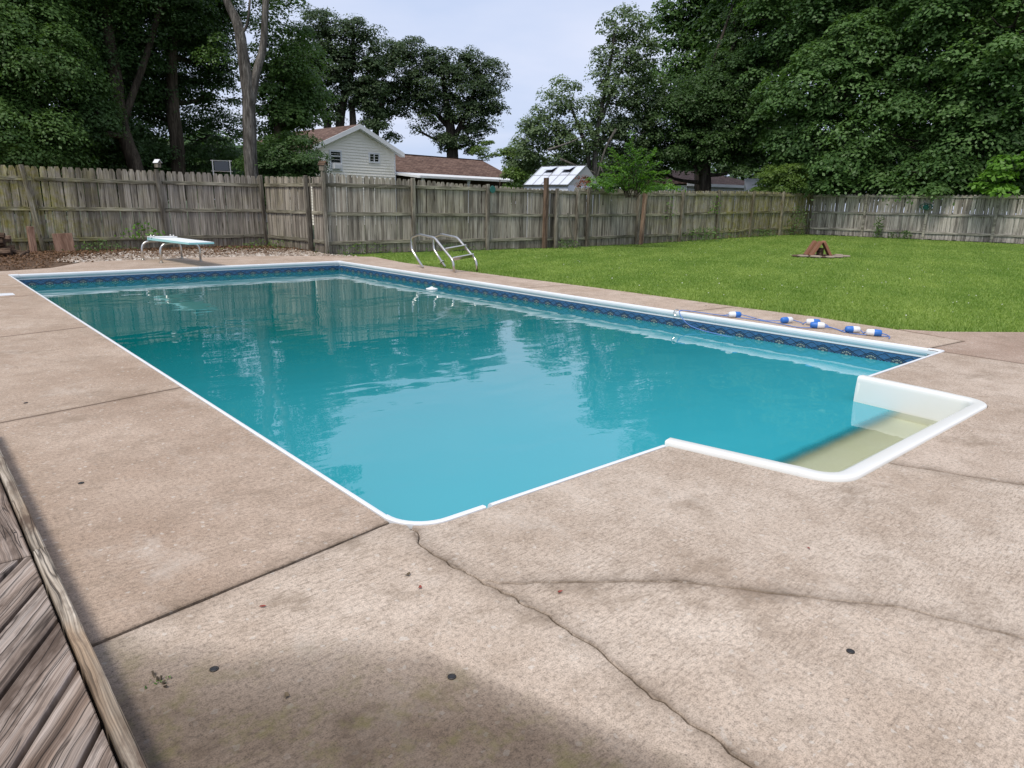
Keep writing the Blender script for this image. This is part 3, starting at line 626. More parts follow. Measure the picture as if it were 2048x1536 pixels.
# ------------------------------------------------------------------ ladder taken out of the pool
def ladder():
    t = tag(empty('pool_ladder', (8.3, 11.5, 0)), 'stainless steel pool ladder with two treads standing on the deck beside the lawn', 'ladder')
    def prof(x, dy): return [(x, y + dy, z) for y, z in ((12.0, 0.015), (12.41, 0.36), (12.41, 0.60), (12.12, 0.67), (11.58, 0.63), (10.97, 0.23), (10.93, 0.015))]
    for x, dy in ((8.10, 0.0), (8.57, -0.12)):
        pts = [Vector(q) - Vector((8.3, 11.5, 0)) for q in bend_path(prof(x, dy), 0.075, 6)]
        v, f = tube_geo(pts, 0.024, 10); r = mk('rail', v, f, M['steel'], t, smooth=True)
        if x > 8.3:
            M4 = Matrix.Translation((x - 8.3, 12.10 + dy - 11.5, 0.10)) @ Matrix.Rotation(R(-49), 4, 'X')
            v, f = xf(lathe_geo([(0.025, -0.01), (0.055, -0.006), (0.055, 0.006), (0.025, 0.012)], 14), M4); mk('flange', v, f, M['steel'], r)
    for y, z in ((11.27, 0.445), (11.03, 0.285)):
        v, f = box_geo(-0.225, 0.225, -0.06, 0.06, -0.014, 0.014, 0.005)
        Mx = Matrix.Translation((8.335 - 8.3, y - 0.06 - 11.5, z)) @ Matrix.Rotation(R(-35), 4, 'X') @ Matrix.Rotation(R(-14), 4, 'Z')
        v, f = xf((v, f), Mx); mk('tread', v, f, M['steel'], t)
ladder()

# ------------------------------------------------------------------ float rope
def float_rope():
    t = tag(empty('float_rope', (7.75, 3.7, 0)), 'blue rope strung with blue and white floats lying along the right pool edge', 'pool rope')
    O = Vector((7.75, 3.7, 0))
    spots = [((7.66, 4.58), -35, 0), ((7.80, 3.98), -20, 1), ((7.92, 3.72), -50, 0), ((7.74, 3.58), -60, 1), ((7.79, 3.21), -48, 1), ((7.78, 2.98), -62, 0)]
    prof = [(0.010, -0.078), (0.026, -0.075), (0.035, -0.062), (0.037, -0.02), (0.037, 0.0), (0.037, 0.02), (0.035, 0.062), (0.026, 0.075), (0.010, 0.078)]
    v, f = lathe_geo(prof, 14); mi = [0 if q < 14 * 4 else 1 for q in range(14 * 8)] + [0, 1]
    me = None
    for (x, y), a, flip in spots:
        if me is None: o = mk('float', v, f, [M['blue'], M['white']], t, smooth=True, mi=mi); me = o.data
        else: o = link('float', me, t)
        o.location = Vector((x, y, 0.038)) - O; o.rotation_euler = (0, R(90 if flip else -90), R(a))
    pts = [(7.47, 5.28, -0.02), (7.52, 5.24, 0.02), (7.60, 5.0, 0.012), (7.58, 4.72, 0.02), (7.60, 4.62, 0.037), (7.72, 4.53, 0.037), (7.80, 4.4, 0.008), (7.72, 4.2, 0.008), (7.74, 4.0, 0.035), (7.87, 3.96, 0.035), (7.93, 3.86, 0.01),
           (7.85, 3.8, 0.01), (7.86, 3.77, 0.035), (7.97, 3.67, 0.035), (7.95, 3.55, 0.008), (7.82, 3.6, 0.008), (7.70, 3.64, 0.035), (7.78, 3.52, 0.035), (7.84, 3.4, 0.008), (7.78, 3.32, 0.008), (7.74, 3.26, 0.035), (7.84, 3.16, 0.035), (7.82, 3.1, 0.008), (7.75, 3.05, 0.035), (7.81, 2.91, 0.035), (7.86, 2.85, 0.008), (7.72, 2.8, 0.008)]
    v, f = tube_geo([q - O for q in smooth_path(pts, 5)], 0.0055, 6); mk('rope', v, f, M['rope'], t, smooth=True)
    pts = [(7.60, 4.85, 0.012), (7.68, 4.4, 0.008), (7.66, 4.0, 0.008), (7.60, 3.7, 0.008), (7.88, 3.5, 0.008), (7.70, 3.2, 0.008), (7.84, 2.85, 0.008)]
    v, f = tube_geo([q - O for q in smooth_path(pts, 6)], 0.005, 6); mk('rope', v, f, M['rope'], t, smooth=True)
    pts = [(7.52, 5.24, 0.022), (7.47, 5.26, 0.01), (7.44, 5.20, -0.05), (7.40, 5.05, -0.13), (7.38, 4.8, -0.17), (7.40, 4.4, -0.195)]
    v, f = tube_geo([q - O for q in smooth_path(pts, 6)], 0.0055, 6); mk('rope', v, f, M['rope'], t, smooth=True)
    v, f = tube_geo([Vector(q) - O for q in bend_path([(7.50, 5.29, 0.02), (7.45, 5.31, 0.03), (7.44, 5.33, -0.03), (7.45, 5.29, -0.05)], 0.02, 4)], 0.006, 6); mk('hook', v, f, M['steel'], t)
float_rope()

t = tag(empty('chlorine_dispenser', (7.10, 10.25, -0.19)), 'small round white floating dispenser drifting near the right pool wall', 'pool dispenser')
v, f = lathe_geo([(0.02, -0.10), (0.05, -0.10), (0.055, -0.01), (0.10, -0.005), (0.108, 0.008), (0.10, 0.02), (0.06, 0.026)], 20); mk('float_ring', v, f, M['white'], t, smooth=True)
v, f = lathe_geo([(0.058, 0.024), (0.055, 0.034), (0.025, 0.038), (0.022, 0.05), (0.012, 0.052)], 16); mk('cap', v, f, M['white'], t, smooth=True)
t = tag(empty('skimmer_lid', (0.93, 11.52, 0)), 'flat white lid strip set on the concrete at the left edge of the frame', 'skimmer lid')
box('lid', -0.19, 0.19, -0.09, 0.09, 0.001, 0.012, M['white'], t, 0.003); box('lid_frame', -0.22, 0.22, -0.12, 0.12, 0.0005, 0.006, M['whitep'], t, 0.002)

for i, (x, y, lab) in enumerate(((0.5, 3.6, 'dark cover anchor in the left slab, near the wooden deck'), (0.51, 1.84, 'dark cover anchor in the darker corner beside green weed'), (1.01, 1.38, 'dark ringed cover anchor on the rim of the dark patch'),
                              (2.01, 0.70, 'black cover anchor alone on pale concrete between the two long cracks'), (0.5, 5.31, 'small far cover anchor in the second slab from the near left joint'), (8.26, 5.39, 'small cover anchor on the far deck strip left of the floats'))):
    t = tag(empty('cover_anchor', (x, y, 0)), lab, 'anchor', 'brass cover anchors sunk in the concrete')
    v, f = lathe_geo([(0.0125, 0.0005), (0.0125, 0.003), (0.009, 0.004), (0.0075, 0.002)], 14); mk('ring', v, f, M['brass'], t, smooth=True)
    v, f = lathe_geo([(0.007, 0.0008), (0.007, 0.0026), (0.003, 0.003)], 10); mk('plug', v, f, M['dark'], t)

# ------------------------------------------------------------------ wooden deck at the lower left
def wood_deck():
    t = tag(empty('wooden_deck', (0, 0, 0)), 'weathered grey-brown wooden deck with diagonal planks at the lower left', 'deck')
    def clip(poly, a, b_, c):                      # keep a*x+b*y<=c
        o = []
        for i in range(len(poly)):
            p, q = poly[i], poly[(i + 1) % len(poly)]; fp, fq = a * p[0] + b_ * p[1] - c, a * q[0] + b_ * q[1] - c
            if fp <= 0: o.append(p)
            if fp * fq < 0: k = fp / (fp - fq); o.append((p[0] + (q[0] - p[0]) * k, p[1] + (q[1] - p[1]) * k))
        return o
    def plank(poly, z, mat, ang):
        # local frame turned so that its y axis runs along the grain
        if len(poly) < 3: return
        cx_ = sum(p[0] for p in poly) / len(poly); cy_ = sum(p[1] for p in poly) / len(poly)
        ca, sa = math.cos(-ang), math.sin(-ang); q = [((x - cx_) * ca - (y - cy_) * sa, (x - cx_) * sa + (y - cy_) * ca) for x, y in poly]
        p1 = [tuple(a) for a in inset(q, 0.0)]; p2 = inset(p1, 0.004); n = len(p1)
        if len(p2) != n: p2 = p1
        V = [(a[0], a[1], 0) for a in p2] + [(a[0], a[1], -0.004) for a in p1] + [(a[0], a[1], -0.035) for a in p1]; F = [tuple(range(n))]
        for k in range(n): j = (k + 1) % n; F += [(k, n + k, n + j, j), (n + k, 2 * n + k, 2 * n + j, n + j)]
        o = mk('plank', V, F, mat, t); o.location = (cx_, cy_, z); o.rotation_euler = (0, 0, ang)
        e_ = max(q, key=lambda a_: a_[0] * math.cos(ang) - a_[1] * math.sin(ang)); ex_, ey_ = e_[0] * .72, e_[1] * .72
        if cx_ > -.9:
            gs = [xf(lathe_geo([(0.0045, 0.0002), (0.004, 0.0012)], 8), Matrix.Translation((ex_ + dx_, ey_ + dy_, 0))) for dx_, dy_ in ((0.0, -.03), (0.012, -.085))]
            mk('nail', *join(*gs), M['brass'], o)
    d = Vector((0.5, 0.866)); nrm = Vector((0.866, -0.5)); W = 0.139
    k0 = nrm.dot(Vector((0.215, 2.26)))
    for i in range(-13, 15):
        c0 = k0 + i * W; a0, a1 = c0 + 0.008, c0 + W - 0.008
        p = nrm * a0 + d * -4; q = nrm * a1 + d * -4; r_ = nrm * a1 + d * 6; s = nrm * a0 + d * 6
        poly = [tuple(p), tuple(q), tuple(r_), tuple(s)]
        poly = clip(poly, 1, 0, 0.203); poly = clip(poly, 0, 1, 2.742); poly = clip(poly, -1, 0, 1.6); poly = clip(poly, 0, -1, 0.6)
        plank(poly, 0.088 + random.uniform(-0.002, 0.002), M['plank'], math.atan2(-d.x, d.y))
    for i in range(8):
        x1 = 0.203 - i * W; plank([(x1 - W + 0.008, 2.75), (x1, 2.75), (x1, 4.6), (x1 - W + 0.008, 4.6)], 0.088, M['plank'], 0)
    for y0, y1 in ((-0.6, 2.757), (2.763, 4.6)):
        v, f = box_geo(-0.019, 0.019, -(y1 - y0) / 2, (y1 - y0) / 2, -0.11, 0.0, 0.005)
        o = mk('border_board', v, f, M['border'], t); o.location = (0.231, (y0 + y1) / 2, 0.100); o.rotation_euler = (0, 0, 0)
    box('joist_bed', -1.6, 0.205, -0.6, 4.6, -0.10, 0.02, M['dark'], t)
wood_deck()

# ------------------------------------------------------------------ fences
def picket_mesh(wd, h, m, sd_):
    rg = random.Random(sd_); c = 0.042 + rg.uniform(-.006, .006); a = wd / 2; th = 0.008
    o = [(-a, 0), (a, 0), (a, h - c), (a - c * .8, h), (-a + c * .8, h), (-a, h - c)]
    n = len(o); V = [(x, -th, z) for x, z in o] + [(x, th, z) for x, z in o]
    F = [tuple(range(n)), tuple(range(2 * n - 1, n - 1, -1))] + [(k, n + k, n + (k + 1) % n, (k + 1) % n) for k in range(n)]
    me = bpy.data.meshes.new('picket'); me.from_pydata(V, [], F); me.materials.append(m); return me
_pk = {}
def fence(name, label, cat, posts, wood='fence', rail='rail', H=1.9, wd=0.14, rails=(0.30, 1.02, 1.72), skip_posts=(), face=-1, group=None, first_post=True, lip=0.0):
    # posts: list of (x, y, ground z, leanx, top height); pickets on the far side of the rails
    o0 = Vector((posts[0][0], posts[0][1], 0)); t = tag(empty(name, o0), label, cat, group)
    key = (wood, round(wd, 3))
    if key not in _pk: _pk[key] = [picket_mesh(wd, 1.0, M[wood], 10 + k) for k in range(5)]
    for i in range(len(posts) - 1):
        (xa, ya, za, la, ha), (xb, yb, zb, lb, hb) = posts[i], posts[i + 1]
        a, b_ = Vector((xa, ya)), Vector((xb, yb)); L_ = (b_ - a).length; d = (b_ - a) / L_; ang = math.atan2(d.y, d.x); nn = Vector((-d.y, d.x)) * (-face)
        n = int(round(L_ / (wd + 0.010))); pit = L_ / n; sag = random.uniform(-0.015, 0.015)
        for k in range(n):
            q = a + d * (pit * (k + .5)) + nn * (0.038 + random.uniform(-.007, .007)); tt = (k + .5) / n; z = za + (zb - za) * tt
            h = H + (ha - H) * (1 - tt) + (hb - H) * tt + sag * math.sin(math.pi * tt) + random.uniform(-.012, .012); bot = 0.03 + random.uniform(-.012, .015)
            o = link('picket', random.choice(_pk[key]), t, Vector((q.x, q.y, z + bot)) - o0, (random.uniform(-.006, .006), random.uniform(-.009, .009), ang + random.uniform(-.03, .03)))
            o.scale = (1, 1, h - bot)
        for r_ in rails:
            z0, z1 = za + r_ + random.uniform(-.015, .015), zb + r_ + random.uniform(-.015, .015)
            m0 = a + d * 0.03; m1 = b_ - d * 0.03; Lr = (m1 - m0).length
            v, f = box_geo(-Lr / 2, Lr / 2, -0.018, 0.018, -0.044, 0.044, 0.004)
            o = mk('rail', v, f, M[rail], t); mid = (m0 + m1) / 2 + nn * 0.008
            o.location = Vector((mid.x, mid.y, (z0 + z1) / 2)) - o0; o.rotation_euler = (0, -math.atan2(z1 - z0, Lr), ang)
    for i, (x, y, z, lean, h) in enumerate(posts):
        if i in skip_posts: continue
        v, f = box_geo(-0.045, 0.045, -0.045, 0.045, -0.1, h + 0.03 + lip, 0.006)
        o = mk('post', v, f, M['post' if wood == 'fence' else 'rail_grey'], t); o.location = Vector((x, y, z)) - o0
        o.rotation_euler = (random.uniform(-.01, .01), lean, math.atan2(posts[min(i + 1, len(posts) - 1)][1] - posts[max(i - 1, 0)][1], posts[min(i + 1, len(posts) - 1)][0] - posts[max(i - 1, 0)][0]))
        o.location = o.location + Vector((0, 0, 0)) + Vector(((0.05 * face) * -math.sin(o.rotation_euler.z), (0.05 * face) * math.cos(o.rotation_euler.z), 0))
    return t
G0 = -0.03
fence('picket_fence', 'weathered dog-eared picket fence at the left, behind the diving board', 'fence',
      [(-2.2, 20.35, G0, 0.0, 1.98), (0.3, 20.38, G0, 0.0, 1.98), (2.76, 20.40, G0, -0.10, 2.0), (5.62, 20.55, G0, -0.05, 2.02), (8.35, 20.58, G0, -0.03, 1.98)])
fence('picket_fence', 'short grey fence panel running from the left corner towards the tall birdhouse post', 'fence',
      [(8.37, 20.48, G0, -0.02, 1.97), (8.44, 17.71, G0, -0.05, 1.93)], skip_posts=(0,))
fence('fence_gate', 'narrow sagging picket gate between two grey posts left of the birdhouse post', 'gate',
      [(8.44, 17.63, G0, 0, 1.93), (8.32, 16.76, G0, 0, 1.90)], skip_posts=(0, 1))
bp = [(8.29, 16.60, 2.0), (10.68, 16.27, 1.92), (13.12, 16.13, 1.84), (15.26, 15.98, 1.80), (15.86, 15.98, 1.80)]
fence('picket_fence', 'long weathered picket fence behind the ladder, from the birdhouse post to the brown post', 'fence',
      [(x, y, G0, random.uniform(-.02, .02), h) for x, y, h in bp], skip_posts=(3, 4))
fence('fence_gate', 'picket gate with a loose diagonal brace, just right of the tall brown post', 'gate',
      [(15.66, 15.86, G0, 0.0, 1.79), (16.50, 15.78, G0, 0.0, 1.77)])
bp = [(16.58, 15.92), (17.14, 15.92), (19.67, 15.90), (22.22, 15.92), (24.65, 15.92), (27.1, 15.93), (29.55, 15.93), (32.1, 15.90)]
fence('picket_fence', 'mossy green-brown picket fence along the back of the lawn', 'fence',
      [(x, y, gz(x, y) - .01, random.uniform(-.05, .03), 1.86 + random.uniform(-.01, .02)) for x, y in bp], skip_posts=(0,))
fence('picket_fence', 'pale silver-grey picket fence on the right under the big maples', 'fence',
      [(32.15, y, gz(32, y) - .01, random.uniform(-.02, .02), 1.80) for y in (15.85, 13.42, 10.95, 8.5, 6.05, 3.6, 1.15)], wood='fence_grey', rail='rail_grey', skip_posts=(0,), face=-1)

def lean_post(name, label, x, y, h, lean, m, w_=0.05, z=G0, cat='post'):
    v, f = box_geo(-w_, w_, -w_, w_, -0.1, h, 0.006); o = mk(name, v, f, M[m]); o.location = (x, y, z); o.rotation_euler = (0.0, lean, 0.1); tag(o, label, cat); return o
lean_post('wooden_post', 'tall reddish-brown post rising above the fence left of the picket gate', 15.22, 15.86, 2.12, 0.0, 'redpost', 0.06)
lean_post('wooden_post', 'leaning reddish-brown post against the middle of the mossy fence', 19.80, 15.76, 2.05, 0.05, 'redpost', 0.06, gz(19.8, 0))
v, f = box_geo(-0.03, 0.03, -0.015, 0.015, 0, 1.15, 0.004); o = mk('brace_board', v, f, M['post']); o.location = (16.30, 15.62, 0); o.rotation_euler = (0.06, R(-21), 0); tag(o, 'loose diagonal brace board leaning on the picket gate', 'board')

def birdhouse(x, y, z, roofm, lab, s=1.0):
    t = tag(empty('birdhouse', (x, y, z), 0.5), lab, 'birdhouse')
    v, f = box_geo(-.06 * s, .06 * s, -.06 * s, .06 * s, 0, .13 * s, 0.003); mk('box', v, f, M['post'], t)
    V = [(-.06 * s, -.055 * s, .131 * s), (.06 * s, -.055 * s, .131 * s), (0, -.055 * s, .2 * s), (-.06 * s, .055 * s, .131 * s), (.06 * s, .055 * s, .131 * s), (0, .055 * s, .2 * s)]
    mk('gable', V, [(0, 1, 2), (5, 4, 3), (0, 2, 5, 3), (1, 4, 5, 2), (0, 3, 4, 1)], M['post'], t)
    for sx in (-1, 1):
        v, f = box_geo(0, .12 * s, -.09 * s, .09 * s, 0, .01 * s); v, f = xf((v, f), Matrix.Translation((0, 0, .212 * s)) @ Matrix.Rotation(R(49) if sx > 0 else R(131), 4, 'Y')); mk('roof_board', v, f, M[roofm], t)
    v, f = lathe_geo([(0.017 * s, 0), (0.017 * s, .004)], 12); v, f = xf((v, f), Matrix.Translation((0, -.061 * s, .08 * s)) @ Matrix.Rotation(R(90), 4, 'X')); mk('entrance_hole', v, f, M['dark'], t)
birdhouse(5.55, 20.44, 2.06, 'whitep', 'tiny wooden birdhouse with a pale roof on the left fence post behind the diving board', 0.95)
birdhouse(8.27, 16.55, 2.01, 'log', 'birdhouse with a dark roof on the tall post in front of the house', 1.1)
t = tag(empty('wall_thermometer', (13.24, 16.02, 1.70)), 'round dark green disc hung on a fence post above the ladder', 'thermometer')
v, f = lathe_geo([(0.10, 0), (0.105, 0.01), (0.10, 0.02), (0.085, 0.021)], 20); v, f = xf((v, f), Matrix.Rotation(R(90), 4, 'X')); mk('disc', v, f, M['green'], t)
# wind spinner / feeder on the silver fence
t = tag(empty('hanging_feeder', (32.0, 10.97, 1.50)), 'green round wire feeder hanging on the silver fence post', 'feeder')
for k in range(2):
    pts = [(0, 0.23 * math.cos(a), 0.12 * math.sin(a) + 0.0 * k) for a in [2 * math.pi * j / 16 for j in range(17)]]
    v, f = tube_geo([Vector(q) + Vector((-.04 * k, 0, 0)) for q in pts], 0.014, 6, cap=False); mk('hoop', v, f, M['green'], t)
for a in (-0.1, 0.0, 0.1): v, f = tube_geo([(-.02, a, -.11), (-.02, a, .11)], 0.01, 5); mk('wire', v, f, M['whitep'], t)
v, f = lathe_geo([(0.10, -0.09), (0.13, 0.0), (0.06, 0.08)], 12); mk('seed_cup', v, f, M['green'], t)
# boards and logs by the left fence
v, f = box_geo(-0.21, 0.21, -0.015, 0.015, 0, 0.46, 0.004); o = mk('leaning_board', v, f, M['board']); o.location = (3.16, 20.02, -0.03); o.rotation_euler = (R(-10), R(-2), 0.0); tag(o, 'reddish-brown square board leaning on the left fence', 'board')
v, f = box_geo(-0.07, 0.07, -0.045, 0.045, 0, 0.62, 0.006); o = mk('post_stub', v, f, M['board']); o.location = (2.52, 20.1, -0.03); o.rotation_euler = (R(-4), R(1), 0.1); tag(o, 'short pale stub of post standing left of the brown leaning board', 'post')
for i, (x, y, z, rz, rx, ln, rr, lab) in enumerate(((1.62, 19.3, 0.06, 1.2, 0, .8, .10, 'dark firewood log at the bottom of the pile, left edge'), (1.7, 19.55, 0.10, 1.35, .05, .8, .11, 'split log at the back of the pile on the ground'), (1.55, 19.4, .27, 1.2, -.05, .75, .10, 'split log in the middle layer of the pile'),
        (1.66, 19.55, .36, 1.4, .03, .8, .08, 'reddish log near the top of the pile'), (1.6, 19.35, .47, 1.15, .1, .7, .055, 'thin pale topmost stick on the firewood pile'), (2.12, 19.3, .05, .6, .25, .6, .05, 'thin stick slid off the right side of the pile'), (2.2, 19.1, .03, -.5, .15, .5, .04, 'short stick lying on dirt in front of the pile'))):
    pts = [(0, -ln / 2 + ln * k / 5, random.uniform(-.01, .01)) for k in range(6)]; v, f = tube_geo(pts, rr, 7, jit=.18)
    o = mk('firewood_log', v, f, M['log'] if i != 3 else M['redpost']); o.location = (x, y, z); o.rotation_euler = (rx, 0, rz); tag(o, lab, 'log', 'firewood pile by the left fence')

# ------------------------------------------------------------------ fire spot on the lawn
def teepee():
    zx = gz(20, 9.4) + 0.01; C0 = Vector((20.0, 9.45, zx))
    V = [(C0.x + (0.82 + .14 * math.sin(3 * a) + .1 * math.sin(7 * a + 1)) * math.cos(a), C0.y + (0.7 + .12 * math.sin(2 * a + 2)) * math.sin(a), zx + .012) for a in [2 * math.pi * k / 28 for k in range(28)]]
    tag(mk('dirt_patch', V, [tuple(range(28))], M['soil']), kind='structure')
    side = Vector((0.66, -0.75, 0)); fwd = Vector((0.75, 0.66, 0)); zz = zx + .012
    labs = ['front paver leaning in from the left over the fire spot', 'rear paver leaning in from the left behind the front one', 'front paver leaning in from the right over the fire spot', 'rear paver leaning in from the right behind the front one']
    for i, (s, dd) in enumerate(((-1, -0.09), (-1, 0.2), (1, -0.05), (1, 0.22))):
        v, f = box_geo(-0.13, 0.13, -0.035, 0.035, 0, 0.46, 0.006)
        base = C0 + side * s * (0.27 + (.07 if dd > 0.1 else 0)) + fwd * dd; base.z = zz
        xax = fwd; zax = (-side * s * 0.23 + Vector((0, 0, 0.40))).normalized(); yax = zax.cross(xax).normalized()
        Mr = Matrix((xax, yax, zax)).transposed().to_4x4(); Mr.translation = base
        o = mk('paver', v, f, M['brick']); o.matrix_world = Mr; tag(o, 'reddish-brown ' + labs[i], 'paver', 'pavers leaned together on the lawn')
    v, f = box_geo(-0.09, 0.09, -0.07, 0.07, 0, 0.22, 0.02); o = mk('charred_log', v, f, M['log']); o.location = (C0.x, C0.y, zz); tag(o, 'charred black stump inside the leaning pavers', 'log')
    for i, (a, r_, s) in enumerate(((200, .75, .16), (235, .8, .13), (265, .72, .15), (300, .85, .14), (170, .85, .15), (335, .8, .12))):
        v, f = lathe_geo([(s, 0), (s * 1.02, .02), (s * .9, .04)], 7); r_ *= .9; x, y = C0.x + r_ * math.cos(R(a)), C0.y + r_ * .85 * math.sin(R(a))
        o = mk('flat_stone', v, f, M['slate']); o.location = (x, y, zz - .004); o.rotation_euler = (0, 0, a); tag(o, ('flat brown stone at the left front of the fire spot', 'flat brown stone just left of centre in front of the leaning pavers', 'flat brown stone just right of centre in front of the leaning pavers', 'flat brown stone at the right front of the fire spot', 'outermost flat stone on the left side of the fire spot', 'outermost flat stone on the right side of the fire spot')[i], 'stone', 'flat stones ringing the fire spot')
teepee()

# ------------------------------------------------------------------ small litter on the concrete
def leaf_obj(name, label, x, y, s, m, rz, curl=0.4, cat='leaf'):
    V = [(0, 0, 0.002)]; n = 7
    for k in range(n): a = 2 * math.pi * k / n; r_ = s * (1 if k % 2 else .6); V.append((r_ * math.cos(a), .55 * r_ * math.sin(a), .003 + curl * s * abs(math.cos(a)) * .6))
    V += [(s, 0, .003 + curl * s * .5), (s * 1.9, s * .2, .002), (s * 1.9, s * .26, .002)]
    F = [(0, 1 + k, 1 + (k + 1) % n) for k in range(n)] + [(n + 1, n + 2, n + 3)]
    o = mk(name, V, F, M[m]); o.location = (x, y, 0.0015); o.rotation_euler = (0, 0, rz); tag(o, label, cat)
leaf_obj('fallen_leaf', 'small red fallen leaf on pale concrete below the near pool corner', 1.205, 1.83, .014, 'redleaf', .6)
leaf_obj('fallen_leaf', 'curled brown-red leaf left of the red one, near the wide joint', 0.74, 2.06, .014, 'redleaf', 2.6)
leaf_obj('fallen_leaf', 'curled grey-green seed pod just below the wide joint end', 1.22, 1.93, .018, 'brownleaf', .1)
leaf_obj('fallen_leaf', 'small brown leaf with a long stem beside the branching crack', 1.56, 1.50, .014, 'redleaf', 3.0)
leaf_obj('fallen_leaf', 'tiny red leaf flake on the right concrete', 2.55, 1.10, .010, 'redleaf', 1.0)
leaf_obj('fallen_leaf', 'thin dark twig flake in the darker corner', 0.62, 1.60, .016, 'brownleaf', 1.0)

# ------------------------------------------------------------------ houses
def uvroof(name, quad, m, parent, th=0.08):
    P = [Vector(q) for q in quad]; n = (P[1] - P[0]).cross(P[-1] - P[0]).normalized()
    if n.z < 0: P = P[::-1]; n = -n
    k = len(P); V = [tuple(q) for q in P] + [tuple(q - n * th) for q in P]
    F = [tuple(range(k)), tuple(range(2 * k - 1, k - 1, -1))] + [(i, k + i, k + (i + 1) % k, (i + 1) % k) for i in range(k)]
    o = mk(name, V, F, m, parent); l = o.data.uv_layers.new(name='uv'); 
    ux = Vector((n.y, -n.x, 0)).normalized() if math.hypot(n.x, n.y) > .01 else Vector((1, 0, 0)); vx = n.cross(ux)
    for lp in o.data.loops: q = Vector(V[lp.vertex_index]); l.data[lp.index].uv = (q.dot(ux), q.dot(vx))
    return o
def lap_wall(name, x0, x1, y, z0, ztop, m, parent, lap=0.15, out=0.035):
    # lapped siding; ztop(x) gives the upper outline; front faces -y
    V, F = [], []; z = z0; 
    def xr(zq):
        a, b_ = x0, x1; s = [x0 + (x1 - x0) * k / 60 for k in range(61)]; ok = [x for x in s if ztop(x) >= zq - 1e-6]
        return (ok[0], ok[-1]) if ok else None
    zmax = max(ztop(x0 + (x1 - x0) * k / 60) for k in range(61))
    while z < zmax - .02:
        z2 = min(z + lap, zmax - .01); r1, r2 = xr(z), xr(z2)
        if not r1 or not r2: break
        b_ = len(V); V += [(r1[0], y - out, z), (r1[1], y - out, z), (r2[1], y, z2), (r2[0], y, z2), (r1[0], y, z), (r1[1], y, z)]
        F += [(b_, b_ + 1, b_ + 2, b_ + 3), (b_, b_ + 4, b_ + 5, b_ + 1)]; z = z2
    return mk(name, V, F, m, parent)
def window(parent, x0, x1, z0, z1, y, cross='h', fw=0.09):
    g = [box_geo(x0 - fw, x0, y - .05, y + .02, z0 - fw, z1 + fw), box_geo(x1, x1 + fw, y - .05, y + .02, z0 - fw, z1 + fw), box_geo(x0, x1, y - .05, y + .02, z1, z1 + fw), box_geo(x0, x1, y - .06, y + .02, z0 - fw, z0)]
    if cross == 'h': g += [box_geo(x0, x1, y - .035, y + .01, z0 + (z1 - z0) * q - .025, z0 + (z1 - z0) * q + .025) for q in (.32, .76)]
    else: g += [box_geo((x0 + x1) / 2 - .03, (x0 + x1) / 2 + .03, y - .035, y + .01, z0, z1)]
    wo = mk('window', *join(*g), M['whitep'], parent); v, f = box_geo(x0, x1, y - .012, y - .005, z0, z1); mk('pane', v, f, M['glass'], wo); return wo
